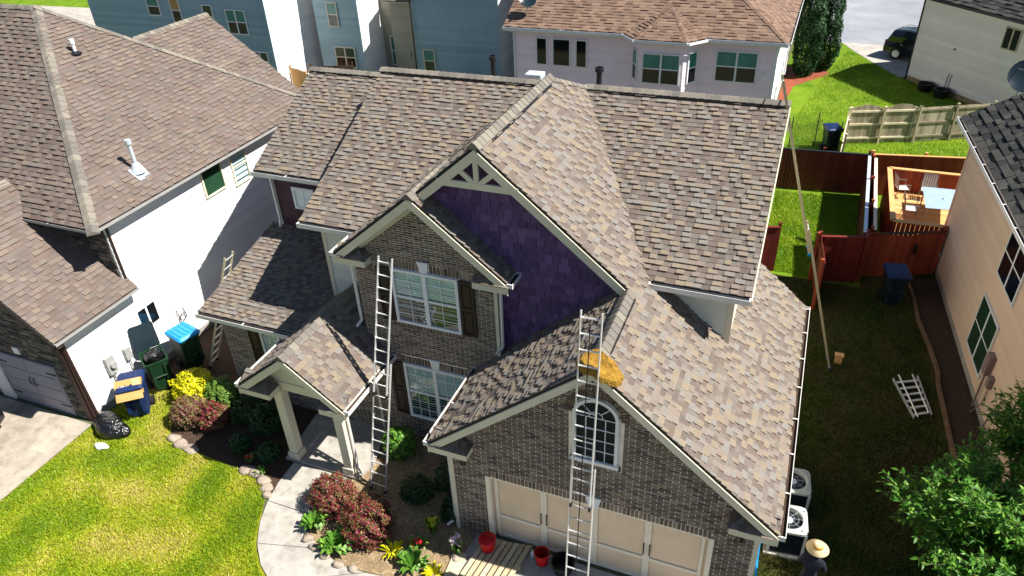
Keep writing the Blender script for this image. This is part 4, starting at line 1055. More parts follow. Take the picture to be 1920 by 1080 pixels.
# ================================================================== BLUE HOUSES FURTHER BACK
def block(th, tk, x0, x1, y0, y1, z1, mt, side='white_or_sunlit_siding', zb=0.):  # default white sides carry the sun's overexposure in their colour
    wall(th, [(x0, y0, zb), (x1, y0, zb), (x1, y0, z1), (x0, y0, z1)], (0, .12, 0), mt)
    wall(th, [(x1 - .12, y0 + .12, zb), (x1 - .12, y1, zb), (x1 - .12, y1, z1), (x1 - .12, y0 + .12, z1)], (.12, 0, 0), side)
    wall(th, [(x0, y0 + .12, zb), (x0, y1, zb), (x0, y1, z1), (x0, y0 + .12, z1)], (.12, 0, 0), side)
    siding(tk, th, (x0, y0 - .002, 0), (1, 0, 0), [(0, .4), (x1 - x0, .4), (x1 - x0, z1), (0, z1)], mt, board=.21, thick=.025)
    siding(tk, th, (x1 + .002, y0, 0), (0, 1, 0), [(0, .4), (y1 - y0, .4), (y1 - y0, z1), (0, z1)], side, board=.21)
    mm = MB(); mm.box((x1 - .10, y0 - .04, zb), (x1 + .02, y0, z1)); mm.build('corner_board', mt, th)
B2 = thing('blue_stepped_house', 'blue grey sided house with stepped rear walls behind our ridge', 'house', (-16, 33, 0))
block(B2, 'b2', -23.55, -20.35, 29.6, 40, 6.2, 'blue_siding')
block(B2, 'b2', -20.35, -18.9, 32.2, 40, 6.2, 'olive_siding', 'olive_siding')
block(B2, 'b2', -18.9, -16.9, 31.0, 40, 4.9, 'olive_siding', 'olive_siding')
block(B2, 'b2', -16.9, -11.25, 30.2, 40, 6.2, 'blue_siding')
block(B2, 'b2', -11.25, -9.0, 32.8, 40, 6.2, 'olive_siding', 'olive_siding')
for x0_, x1_, y_ in ((-23.9, -20.1, 29.2), (-17.1, -10.95, 29.8)):
    slope('b2', B2, 6.1 - .4 * y_, 0, .4, [(x0_, y_), (x1_, y_), (x1_, 35), (x0_, 35)], 'shingle_red', course=.25, tab=(.4, .7), soffit='white_trim')
slope('b2', B2, 6.1 + .4 * 40.8, 0, -.4, [(-23.9, 35), (-8.7, 35), (-8.7, 40.8), (-23.9, 40.8)], 'shingle_red', course=.5, tab=(.8, 1.4), soffit='white_trim')
slope('b2', B2, 5.0 - .4 * 30.7, 0, .4, [(-19.2, 30.7), (-16.9, 30.7), (-16.9, 32.1), (-19.2, 32.1)], 'shingle_rose', course=.2, soffit='white_trim')
window(B2, (-22.55, 29.58, 3.55), (1, 0, 0), .75, 1.5, cols=1, glass='dark_pane', top='teal_pane', material='cream')
window(B2, (-22.45, 29.58, 1.05), (1, 0, 0), 1.5, 1.3, cols=2, glass='dark_pane', top='green_room', material='cream')
window(B2, (-19.85, 32.18, .6), (1, 0, 0), .85, 1.9, cols=1, glass='teal_pane', name='glazed_door')
window(B2, (-19.55, 32.18, 3.3), (1, 0, 0), .6, 1.3, cols=1, glass='dark_pane', material='cream')
window(B2, (-16.4, 30.18, 1.0), (1, 0, 0), .80, 1.4, cols=1, glass='green_room', top='teal_pane', material='cream')
window(B2, (-10.9, 32.78, .7), (1, 0, 0), .80, 1.5, cols=1, glass='green_room', top='teal_pane', material='cream')
mm = MB(); mm.box((-18.1, 30.9, 1.6), (-17.75, 30.99, 1.95)); mm.build('wall_vent', 'grey_box', B2)
downspout(B2, [(-16.95, 30.1, 7.0), (-16.95, 30.1, .5)], 'pipe_black')
B1h = thing('blue_end_house', 'blue grey sided house with white sunlit end wall beyond the left roof', 'house', (-31, 30, 0))
block(B1h, 'b1', -38.5, -24.35, 26, 34.5, 7.4, 'blue_siding')
slope('b1', B1h, 7.3 - .5 * 25.6, 0, .5, [(-39, 25.6), (-24, 25.6), (-24, 30.2), (-39, 30.2)], 'shingle_red', course=.3, tab=(.5, .9), soffit='white_trim')
slope('b1', B1h, 7.3 + .5 * 34.9, 0, -.5, [(-39, 30.2), (-24, 30.2), (-24, 34.9), (-39, 34.9)], 'shingle_red', course=.5, tab=(.8, 1.4), soffit='white_trim')
for x, z, w, h, c, tp in ((-33.4, 4.55, 1.0, 1.15, 1, 'teal_pane'), (-31.5, 4.2, .75, 1.5, 1, 'cardboard'), (-29.0, 4.0, .75, 1.4, 1, 'green_room'), (-27.3, 3.75, 1.45, 1.45, 2, 'teal_pane'), (-26.0, 1.6, 1.2, 1.2, 2, 'green_room')):
    window(B1h, (x, 25.98, z), (1, 0, 0), w, h, cols=c, glass='dark_pane', top=tp, material='white_trim')

# white house at the top right
W = thing('pale_grey_house', 'pale grey sided house with black roof beside the parked dark car', 'house', (15, 38, 0))
KW = 'tr'
wa, wb = V((11.44, 39.0, 0)), V((17.2, 31.95, 0)); wu = (wb - wa).normalized(); wnn = wu.cross(zv); WL = (wb - wa).length
frW = Fr(wa, wu, zv); WP = lambda a, b, h=0.: frW.p(a, b, h)
wall(W, [WP(0, 0), WP(WL, 0), WP(WL, 4.9), WP(0, 4.9)], -wnn * .15, 'grey_siding')
siding(KW, W, wa + wnn * .002, wu, [(0, .3), (WL, .3), (WL, 4.75), (0, 4.75)], 'grey_siding', board=.2, thick=.014)
wall(W, [WP(0, 0, -.15), WP(0, 4.9, -.15), WP(0, 7.2, -4.5), WP(0, 4.9, -9), WP(0, 0, -9)], wu * .15, 'grey_siding')
wall(W, [WP(WL - .15, 0, -.15), WP(WL - .15, 4.9, -.15), WP(WL - .15, 7.2, -4.5), WP(WL - .15, 4.9, -9), WP(WL - .15, 0, -9)], wu * .15, 'grey_siding')
wall(W, [WP(-.01, 0, .012), WP(WL, 0, .012), WP(WL, .28, .012), WP(-.01, .28, .012)], -wnn * .05, 'straw', 'foundation')
plane_slope(KW, W, WP(-.3, 4.85, .35), wu, -wnn, .55, [(0, 0), (WL + .6, 0), (WL + .6, 4.85), (0, 4.85)], 'shingle_dark', course=.26, tab=(.3, .5), thick=(.02, .05), soffit='white_trim')
plane_slope(KW, W, WP(-.3, 4.85, -9.35), wu, wnn, .55, [(0, 0), (WL + .6, 0), (WL + .6, 4.85), (0, 4.85)], 'shingle_dark', course=.4, tab=(.6, 1.), soffit='white_trim')
gutter(W, WP(-.3, 4.85, .35), WP(WL + .3, 4.85, .35), wnn, 'pipe_black', hang=1.4)
mm = MB(); mm.obox(WP(-.03, .02, -.1), wu * .09, zv * 4.75, wnn * .15); mm.build('corner_board', 'pipe_black', W)
window(W, WP(5.6, 3.25, .012), wu, .95, 1.1, cols=2, sash=False, glass='dark_room', material='grey_wood', frame=.06, depth=.05)
mm = MB(); mm.tube(WP(2.9, 2.5, .01), WP(2.9, 2.5, .12), .06, 8); mm.build('wall_spout', 'grey_box', W)
mm = MB()
for a in (2.95, 3.15): mm.path([WP(a, .3, .08), WP(a, .9, .06), WP(a + .05, 1.2, .05)], .025, 5)
mm.build('conduit', 'grey_box', W)
mm = MB(); mm.prism([WP(-.02, 2.9, -.6), WP(-.5, 2.75, -.6), WP(-.5, 2.85, -.6), WP(-.02, 3.3, -.6)], -wnn * 2.0); mm.build('porch_canopy', 'cream', W)
mm = MB(); mm.path([WP(-.5, 2.75, -.7), WP(-.3, 2.45, -.6), WP(-.06, 2.4, -.3)], .05, 6); mm.build('downspout', 'pipe_black', W)
tarp = MB(); to = WP(4.55, 4.85, .35) - wnn * 1.2 + zv * (1.2 * .55 + .05)
tarp.obox(to, wu * .7, (-wnn + zv * .55).normalized() * .5, zv * .06); tag(tarp.build('blue_tarp', 'lid_blue', bevel=.02), 'small light blue tarp lying on the black roof', 'tarp')
for k, (a, lab) in enumerate(((2.1, 'round black tub against the grey wall, left one'), (3.3, 'round black tub under the wall pipes, right one'))):
    c = WP(a, 0, .55); mm = MB(); mm.lathe([(0, .02), (.34, .02), (.42, .42), (.45, .42), (.45, .46), (.39, .46), (.32, .08), (0, .08)], (c.x, c.y, 0), 18)
    tag(mm.build('black_tub', 'black_plastic'), lab, 'tub')

# ================================================================== FENCES AND DECK
def fence(name, label, p0, p1, h, material, post='honey_wood', bw=.14, rails=None, cap=None, face=1, post_step=2.2, top=None, group=None, gap=.003, post_h=.12):
    """posts, rails and boards one by one between two ground points"""
    p0, p1 = V((*p0, 0)), V((*p1, 0)); d = p1 - p0; L = d.length; u = d / L; n = u.cross(zv) * face
    t = thing(name, label, 'fence', (p0 + p1) / 2, group=group)
    k = max(1, round(L / bw)); w = L / k
    for i in range(k):
        hh = h + (top((i + .5) / k) if top else 0)
        mm = MB(); mm.obox(p0 + u * (i * w + gap / 2) + zv * .04, u * (w - gap), n * .02, zv * (hh - .04 + random.uniform(-.006, .006)), random.random()); mm.build('fence_board', material, t, fix=False)
    for z in (rails if rails is not None else (.35, h - .3)):
        mm = MB(); mm.obox(p0 - n * .042 + zv * z, d, n * .04, zv * .09, random.random()); mm.build('rail', post, t)
    m_ = max(1, round(L / post_step))
    for i in range(m_ + 1):
        q = p0 + d * (i / m_); mm = MB(); mm.obox(q - u * .045 - n * .135, u * .09, n * .09, zv * (h + post_h), random.random()); mm.obox(q - u * .055 - n * .145 + zv * (h + post_h), u * .11, n * .11, zv * .03, .1); mm.build('post', post, t)
    if cap:
        mm = MB(); mm.obox(p0 - n * .06 + zv * (h + .005), d, n * .12, zv * .03, random.random()); mm.build('cap_rail', cap, t)
    return t
fence('privacy_fence', 'dark red board fence across the back of our fenced yard', (5.45, 21.6), (9.0, 21.9), 1.85, 'red_fence', face=1, post='red_fence', cap='pipe_black')
fence('privacy_fence', 'red fence running front to back with weathered white rails on top', (9.0, 21.8), (8.82, 14.5), 1.85, 'red_fence', face=1, cap='galvanised', post='red_fence')
fence('privacy_fence', 'deep red fence panel in shade behind the rolling bin', (7.42, 14.1), (8.82, 14.45), 1.85, 'red_fence', cap='red_fence', post='red_fence')
fence('privacy_fence', 'short bright red fence end panel beside the tall ladder foot', (7.42, 14.1), (7.62, 12.3), 1.85, 'red_fence', face=-1, post='cedar')
fence('privacy_fence', 'small red fence panel peeking out beside our right roof corner', (5.4, 14.15), (6.06, 14.35), 1.85, 'red_fence', cap='red_fence', post='red_fence')
fence('gate_fence', 'brown red gate with black latch between shaded fence and tan wall', (8.95, 14.9), (11.45, 15.9), 1.75, 'cedar', cap='mulch', post='cedar', top=lambda f: .1 * math.cos(f * 6.28))
fence('cedar_fence', 'orange brown cedar fence with pale top rail behind the deck', (9.15, 22.0), (13.2, 22.7), 1.85, 'cedar', cap='honey_wood', face=1, post='honey_wood')
fence('rail_fence', 'low pale rail fence beside the narrow gap at the deck', (9.25, 21.7), (9.15, 15.2), 1.8, 'red_fence', cap='pale_wood', face=-1, post='cedar')
mm = MB(); mm.box((10.55, 15.36, 1.0), (10.62, 15.50, 1.35)); mm.tube((10.58, 15.30, 1.05), (10.58, 15.40, 1.05), .05, 10); tag(mm.build('gate_latch', 'black_iron'), 'black iron latch on the brown gate', 'latch')
fence('picket_fence', 'weathered pale wood fence with two scalloped tops on the far lawn', (8.15, 27.6), (11.3, 28.75), 1.75, 'grey_wood', rails=(.25, .95, 1.6), post='pale_wood', face=-1, top=lambda f: .22 * abs(math.sin(f * 6.283)), bw=.13)
fence('picket_fence', 'weathered wood fence section in shade of the grey house', (11.3, 28.75), (14.6, 30.3), 1.75, 'grey_wood', rails=(.25, .95, 1.6), post='grey_wood', face=-1)
fence('picket_fence', 'end-on weathered wood fence side running toward our yard', (8.15, 27.6), (7.95, 24.0), 1.75, 'grey_wood', rails=(.3, 1.4), post='pale_wood', face=1)
fence('orange_fence', 'orange wood fence panel between the two blue houses', (-24.2, 27.0), (-22.9, 27.2), 1.6, 'honey_wood', top=lambda f: -.5 * f * f)
fence('dark_fence', 'dark weathered fence next to the orange panel', (-22.8, 27.2), (-20.4, 28.2), 1.7, 'mulch', post='mulch')

# deck
D = thing('wood_deck', 'orange stained raised deck with boarded rail behind the tan house', 'deck', (11, 18.5, 0))
dx0, dx1, dy0, dy1, dz = 9.75, 13.5, 16.15, 20.85, .85
nb = 32
for i in range(nb):
    y = dy0 + (dy1 - dy0) * i / nb; mm = MB(); mm.box((dx0, y + .004, dz - .035), (dx1, y + (dy1 - dy0) / nb - .004, dz), random.random()); mm.build('deck_board', 'honey_wood', D, fix=False)
def rail_run(p0, p1):
    p0, p1 = V((*p0, 0)), V((*p1, 0)); d = p1 - p0; L = d.length; u = d / L; n = u.cross(zv)
    mm = MB(); mm.obox(p0 - n * .09 + zv * (dz + .95), d, n * .18, zv * .04, random.random()); mm.build('rail_cap', 'honey_wood', D)
    k = int(L / .15)
    for i in range(k):
        mm = MB(); mm.obox(p0 + u * (i * L / k + .005) - n * .012 + zv * .1, u * (L / k - .01), n * .024, zv * (dz + .85), random.random()); mm.build('rail_board', 'cedar', D, fix=False)
rail_run((dx0, dy1), (dx0, dy0)); rail_run((dx0, dy0), (dx1, dy0 + .05)); rail_run((dx0, dy1), (dx1, dy1 + .05))
tb_ = thing('patio_table', 'pale blue glass topped patio table on the deck', 'table', (11.5, 18.9, dz))
mm = MB(); mm.prism([(10.95, 18.0, dz + .72), (12.2, 18.1, dz + .72), (12.35, 19.95, dz + .72), (10.95, 19.9, dz + .72)], (0, 0, .02)); tt = mm.build('table_top', 'table_top', tb_, bevel=.006)
mm = MB(); mm.tube((11.6, 18.95, dz + .74), (11.6, 18.95, dz + .75), .035, 12); mm.build('umbrella_hole', 'pipe_black', tt)
for x, y in ((11.05, 18.1), (12.1, 18.2), (12.2, 19.8), (11.05, 19.8)): mm = MB(); mm.tube((x, y, dz), (x, y, dz + .72), .022, 8); mm.build('leg', 'chair_frame', tb_)
def chair(label, loc, rz):
    t = thing('patio_chair', label, 'chair', loc, rz, 'patio chairs on the deck')
    for s in (-.26, .26):
        mm = MB(); mm.path([(s, .26, 0), (s, .22, .42), (s, .20, .62)], .014, 6); mm.path([(s, -.28, 0), (s, -.20, .42), (s, -.30, .95)], .014, 6); mm.build('leg', 'chair_frame', t, local=True)
        mm = MB(); mm.path([(s, .24, .62), (s, 0, .66), (s, -.25, .64)], .018, 6); mm.build('armrest', 'chair_frame', t, local=True)
    for k in range(6): mm = MB(); mm.box((-.24 + k * .083, -.2, .415), (-.24 + k * .083 + .06, .24, .425)); mm.build('seat_strap', 'chair_strap', t, local=True)
    for k in range(6): mm = MB(); mm.obox((-.24 + k * .083, -.20, .45), (.06, 0, 0), (0, -.1, .5), (0, .01, .002)); mm.build('back_strap', 'chair_strap', t, local=True)
    mm = MB(); mm.path([(-.26, .22, .42), (.26, .22, .42)], .014, 6); mm.path([(-.26, -.2, .42), (.26, -.2, .42)], .014, 6); mm.path([(-.26, -.30, .95), (.26, -.30, .95)], .016, 6); mm.build('frame', 'chair_frame', t, local=True)
chair('strapped patio chair in the deck corner nearest the red fence', (10.3, 20.3, dz), rad(-75))
chair('strapped patio chair at the far end of the glass table', (11.25, 20.4, dz), rad(175))
chair('strapped patio chair at the near left of the glass table', (10.55, 18.5, dz), rad(-90))

# trampoline net, far bin, utility box
t = thing('net_enclosure', 'dark netting on thin poles behind the red fence', 'net', (7.2, 26.5, 0))
pp = [(5.7, 26.0), (6.85, 26.9), (7.9, 25.9)]
for x, y in pp: mm = MB(); mm.tube((x, y, 0), (x, y, 1.75), .025, 8); mm.build('pole', 'pipe_black', t)
mm = MB()
for (x0, y0), (x1, y1) in zip(pp, pp[1:]):
    for k in range(26): f = k / 25; mm.tube((x0 + (x1 - x0) * f, y0 + (y1 - y0) * f, .02), (x0 + (x1 - x0) * f, y0 + (y1 - y0) * f, 1.55 - .35 * math.sin(math.pi * f)), .004, 3)
    for j in range(22):
        pts = [(x0 + (x1 - x0) * f, y0 + (y1 - y0) * f, (j + 1) / 22 * (1.55 - .35 * math.sin(math.pi * f))) for f in [q / 8 for q in range(9)]]
        mm.path(pts, .004, 3)
mm.build('netting', 'net', t)
mm = MB(); mm.box((7.33, 42.75, 0), (7.60, 43.0, .62)); mm.box((7.31, 42.73, .62), (7.62, 43.02, .70)); tag(mm.build('utility_box', 'util_green', bevel=.015), 'small green utility box standing on the far lawn', 'utility box')
# ================================================================== LADDERS
def ladder(label, p0, p1, w, side, rungs, rail='aluminium', rung='aluminium', two=0.5, cap=None, rope=False, r=.028):
    """extension ladder: two overlapping sections, each rung a part"""
    p0, p1 = V(p0), V(p1); d = (p1 - p0); L = d.length; d.normalize()
    s = V(side); s = (s - d * s.dot(d)).normalized(); n = d.cross(s)
    if n.y > 0 and abs(n.y) > abs(n.x): n = -n
    t = thing('extension_ladder', label, 'ladder', p0)
    def rails(a, b, hw, off):
        for sg in (-1, 1):
            mm = MB(); o = p0 + d * a + s * (sg * hw) + n * off
            mm.obox(o - s * .010 - n * .032, d * (b - a), s * .020, n * .064)
            ra = mm.build('rail', rail, t)
            mm = MB(); mm.obox(p0 + d * (a - .01) + s * (sg * hw - .02) + n * (off - .045), d * .09, s * .04, n * .09); mm.build('foot' if a < .1 else 'end_cap', cap or 'black_plastic', ra)
    rails(0, L * two + .5 if two < 1 else L, w / 2, 0)
    if two < 1: rails(L * two - .4, L, w / 2 - .04, .075)
    for i in range(rungs):
        q = (i + .6) / rungs
        off = .075 if (two < 1 and q > two + .04) else 0
        hw = w / 2 - (.04 if off else 0)
        mm = MB(); c = p0 + d * (q * L) + n * off; mm.tube(c - s * hw, c + s * hw, .016, 8); mm.build('rung', rung, t)
    if rope:
        mm = MB(); mm.tube(p0 + d * .5 + n * .1, p0 + d * (L - .25) + n * .13, .012, 6); mm.build('rope', 'black_iron', t)
    return t
ladder('aluminium extension ladder leaning on the brick bay beside the upper window', (-2.45, .31, .01), (-2.20, 1.98, 6.2), .44, (1, 0, 0), 20)
ladder('tall aluminium ladder with rope in front of the garage door, against yellow foam', (3.50, -1.70, .03), (3.36, -.30, 7.45), .46, (1, 0, 0), 24, rope=True)
ladder('tall pale ladder leaning on the right roof edge of our house', (8.17, 9.39, .01), (5.60, 7.95, 9.15), .42, (-.14, 1, 0), 29, rail='fiberglass', cap='lid_blue')
ladder('narrow wooden coloured ladder leaning on the low left roof edge', (-10.25, 3.12, .01), (-8.80, 3.66, 4.08), .44, (-.15, 1, 0), 13, rail='fiberglass', two=1)
# short ladder lying on the grass
t = thing('lying_ladder', 'short shiny aluminium ladder lying flat on the side yard grass', 'ladder', (10.45, 8.6, 0))
A0, A1, Bq0, Bq1 = V((9.95, 9.2, .08)), V((10.62, 9.55, .08)), V((10.44, 7.62, .08)), V((10.90, 7.90, .08))
for a, b in ((A0, Bq0), (A1, Bq1)):
    mm = MB(); d = (b - a); s_ = V((-d.y, d.x, 0)).normalized() * .03; mm.obox(a - s_ * .5 - V((0, 0, .06)), d, s_, V((0, 0, .09))); mm.build('rail', 'aluminium', t)
for a, b in ((A0 + (A1 - A0) * .22 + V((0, .1, .05)), Bq0 + V((.09, 0, .05))), (A0 + (A1 - A0) * .78 + V((0, .05, .05)), Bq1 - V((.09, 0, -.05)))):
    mm = MB(); mm.tube(a, b, .022, 6); mm.build('inner_rail', 'aluminium', t)
for k in range(6):
    f = .12 + k * .165; a = A0 + (Bq0 - A0) * f; b = A1 + (Bq1 - A1) * f
    mm = MB(); dd = (Bq0 - A0).normalized() * .075; mm.obox(a - dd * .5, b - a, dd, V((0, 0, .03))); mm.build('step', 'aluminium', t)
mm = MB(); mm.box((8.32, 9.5, .0), (8.52, 9.62, .30)); mm.box((8.29, 9.47, .30), (8.55, 9.65, .34)); tag(mm.build('wood_block', 'honey_wood', bevel=.006), 'small orange wood block standing at the tall ladder foot', 'wood block')

# yellow foam cushion slung over the garage ridge tip
mm = MB(); rings = []
out = [(-.52, -.02), (-.40, .22), (-.05, .34), (.42, .26), (.66, .02), (.55, -.26), (.18, -.42), (-.26, -.34)]
for h, k in ((0, .92), (.04, 1.0), (.15, .98), (.20, .86)):
    R_ = []
    for j in range(len(out)):
        a, b = V((*out[j], 0)), V((*out[(j + 1) % len(out)], 0))
        for q in (0, .5):
            c = a.lerp(b, q) * k * (1 + random.uniform(-.04, .04)); x = 3.47 + c.x * .76
            R_.append(V((x, -.32 + c.y * .66, 6.224 - .62 * max(0, abs(x - 3.41) - .05) + h + .08 - .25 * max(0, -c.y))))
    rings.append(R_)
mm.loft(rings); tag(mm.build('foam_cushion', 'foam'), 'torn yellow foam cushion folded over the garage ridge tip', 'foam')

# ================================================================== BINS, BAGS, BOX
def bin_(label, loc, rz, body, lid, open_=False, h=1.0):
    t = thing('wheeled_bin', label, 'trash bin', loc, rz)
    def rr(w, d, z, r=.06, y=0):
        P = []
        for cx_, cy_, a0 in ((w - r, d - r, 0), (-w + r, d - r, 90), (-w + r, -d + r, 180), (w - r, -d + r, 270)):
            for k in range(4): a = rad(a0 + k * 30); P.append(V((cx_ + r * math.cos(a), cy_ + r * math.sin(a) + y, z)))
        return P
    mm = MB(); mm.loft([rr(.20, .22, .06), rr(.23, .26, .3), rr(.27, .32, h - .06), rr(.29, .34, h - .06), rr(.29, .34, h), rr(.255, .305, h), rr(.19, .21, .12)], caps=True); b = mm.build('body', body, t, local=True)
    mm = MB(); mm.box((-.20, -.345, .25), (-.12, -.25, h - .1)); mm.box((.12, -.345, .25), (.20, -.25, h - .1)); mm.tube((-.2, -.33, .55), (.2, -.33, .55), .02, 6); mm.build('lift_bar', body, t, local=True)
    for s in (-.25, .25): mm = MB(); mm.tube((s - .035, .22, .12), (s + .035, .22, .12), .12, 16); mm.build('wheel', 'tyre', t, local=True)
    mm = MB(); mm.tube((-.26, .40, h - .04), (.26, .40, h - .04), .018, 8); mm.tube((-.24, .33, h - .05), (-.24, .40, h - .04), .018, 6); mm.tube((.24, .33, h - .05), (.24, .40, h - .04), .018, 6); mm.build('handle', body, t, local=True)
    mm = MB()
    if open_:
        P = [rr(.29, .34, 0), rr(.28, .33, .05), rr(.24, .29, .09)]
        rot = Matrix.Rotation(rad(-105), 4, 'X')
        P = [[rot @ (V((q.x, q.y - .34, q.z))) + V((0, .38, h)) for q in R_] for R_ in P]
        mm.loft(P)
    else:
        P = [rr(.31, .37, h + .005), rr(.31, .37, h + .04), rr(.27, .33, h + .085, y=.01), rr(.18, .22, h + .10, y=.02)]
        mm.loft(P)
        for k in range(4): mm.box((-.2 + k * .12, -.25, h + .095), (-.16 + k * .12, .25, h + .112))
    mm.build('lid', lid, t, local=True, smooth=False)
    t.scale = (1.22, 1.22, 1.2)
    return t
bin_('green bin with lid thrown open, stuffed with a black bag, by white wall', (-10.98, 1.72, .01), rad(58), 'bin_green', 'bin_black', open_=True)
bin_('dark green bin with bright blue lid next to the open bin', (-10.82, 2.85, .01), rad(75), 'bin_green', 'lid_blue', h=1.08)
bin_('navy blue bin at lawn edge with a cardboard box in its mouth', (-10.75, .58, .01), rad(40), 'bin_navy', 'bin_navy', open_=False, h=.95)
bin_('dark bin with navy lid in the shade by the red fence', (9.95, 13.55, .01), rad(10), 'bin_black', 'bin_navy', h=1.0)
bin_('dark bin behind the red fence next to the netting', (7.55, 26.4, .01), rad(20), 'bin_black', 'bin_navy', h=1.0)
def blob(name, label, cat, c, r, material, seed=1, lump=.22, sub=4, par=None):
    bm = bmesh.new(); bmesh.ops.create_icosphere(bm, subdivisions=sub, radius=1)
    g = np.random.default_rng(seed).uniform(-3, 3, (10, 4))
    for v in bm.verts:
        d = v.co.copy(); k = 1 + lump * sum(math.sin(d.dot(V(g[i, :3])) * 1.3 + g[i, 3]) for i in range(10)) / 4
        v.co = V((c[0] + d.x * r[0] * k, c[1] + d.y * r[1] * k, max(.012, c[2] + d.z * r[2] * k)))
    me = bpy.data.meshes.new(name); bm.to_mesh(me); bm.free()
    me.polygons.foreach_set('use_smooth', [True] * len(me.polygons))
    o = link(name, me, material, par)
    return tag(o, label, cat) if label else o
t = blob('trash_bag', 'shiny black trash bag lying at the driveway corner of the lawn', 'bag', (-11.0, -.35, .22), (.62, .36, .30), 'bag_black', 3)
blob('trash_bag', 'black trash bag bulging out of the open green bin', 'bag', (-10.90, 1.66, 1.25), (.28, .30, .26), 'bag_black', 5)
blob('plastic_bag', 'small white plastic bag on the grass by the black bag', 'bag', (-10.72, -.98, .06), (.20, .12, .08), 'bag_white', 8)
t = thing('cardboard_box', 'flattened brown cardboard box sticking out of the navy bin', 'box', (-10.75, .6, 1.05))
rm = Matrix.Rotation(rad(40), 4, 'Z') @ Matrix.Rotation(rad(48), 4, 'X')
def cb(a, b): 
    mm = MB(); mm.box(a, b); mm.v = [tuple(rm @ V(q) + V((-10.66, .46, 1.22))) for q in mm.v]; return mm
bxx = cb((-.36, -.34, -.02), (.36, .12, .14)).build('box_body', 'cardboard', t)
cb((-.36, -.50, .14), (.36, -.33, .155)).build('flap', 'cardboard', t); cb((.12, -.10, .141), (.34, .10, .158)).build('flap', 'honey_wood', t); cb((-.25, -.12, .141), (-.02, -.06, .146)).build('label_sticker', 'white_trim', t)

# ================================================================== PLANTING
bush('yellow_bush', 'bright yellow rounded bush beside the navy bin', (-9.55, 1.62), (.62, .56, .52), 5200, .075, 'leaf_yellow')
bush('green_bush', 'pale green rounded bush right of the yellow bush', (-8.62, 1.75), (.52, .46, .46), 4000, .07, 'leaf_green')
bush('red_leaf_bush', 'reddish bush in front of the yellow bush, left one', (-8.98, .72), (.52, .48, .44), 4200, .065, 'leaf_mixed')
bush('red_leaf_bush', 'reddish bush half in shade in front of the green bush', (-8.24, .86), (.46, .44, .40), 3600, .065, 'leaf_red')
bush('red_leaf_bush', 'round red leaved bush at the walkway curve, farther one by the column', (-3.26, -.50), (.56, .52, .50), 7000, .06, 'leaf_red')
bush('red_leaf_bush', 'larger round red leaved bush nearer the garage on the walkway bed', (-1.96, -.92), (.62, .58, .55), 9000, .06, 'leaf_red')
bush('green_bush', 'lush green leafy bush at the ladder foot below the bay', (-2.55, 1.68), (.42, .40, .46), 1500, .11, 'leaf_lush')
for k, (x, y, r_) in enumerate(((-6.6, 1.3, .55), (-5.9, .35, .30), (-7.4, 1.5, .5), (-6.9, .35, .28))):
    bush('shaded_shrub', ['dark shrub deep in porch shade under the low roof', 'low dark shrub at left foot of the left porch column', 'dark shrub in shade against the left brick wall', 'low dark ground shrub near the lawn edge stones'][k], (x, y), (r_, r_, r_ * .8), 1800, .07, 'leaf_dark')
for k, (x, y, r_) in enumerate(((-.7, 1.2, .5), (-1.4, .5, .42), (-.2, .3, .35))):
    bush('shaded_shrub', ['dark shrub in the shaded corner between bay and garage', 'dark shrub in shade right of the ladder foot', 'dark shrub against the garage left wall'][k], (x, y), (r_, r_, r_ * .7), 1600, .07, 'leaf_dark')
herb('hosta', 'bright green strap leaved plant left of the red bush on the curve', (-3.32, -1.25), .40, .36, 60, 'leaf_lush', lw=.10)
herb('hosta', 'larger bright green leafy plant below the red bushes', (-2.45, -1.58), .40, .46, 70, 'leaf_lush', lw=.13)
herb('hosta', 'green leafy plant at the bed edge near the picture bottom', (-.50, -1.40), .34, .40, 50, 'leaf_lush', lw=.10)
herb('flowering_plant', 'tall thin plant with pale flowers beside the pallet', (.30, -.72), .55, .22, 30, 'leaf_lush', lw=.05, flowers=('petal_pale', 60))
herb('flowering_plant', 'small plant with red blooms in the middle of the bed', (-.62, -.92), .30, .25, 30, 'leaf_green', lw=.05, flowers=('petal_red', 14))
herb('flowering_plant', 'slender yellow green plant with buds in the shaded bed', (-.48, -.38), .5, .22, 28, 'leaf_green', lw=.05, flowers=('leaf_yellow', 30))
herb('yellow_herb', 'low yellow green clump in the sunny part of the bed', (-1.15, -1.22), .22, .30, 44, 'leaf_yellow', lw=.05)
herb('yellow_herb', 'yellow green clump at the bed edge nearest the driveway', (.05, -1.45), .22, .28, 40, 'leaf_yellow', lw=.05)
herb('small_plant', 'tiny green plant by the edging stones left of the walkway', (-5.75, -.28), .22, .18, 24, 'leaf_lush', lw=.05)
herb('small_plant', 'small plant with red flower in the shade bed', (-6.3, .02), .2, .18, 20, 'leaf_lush', lw=.05, flowers=('petal_red', 8))
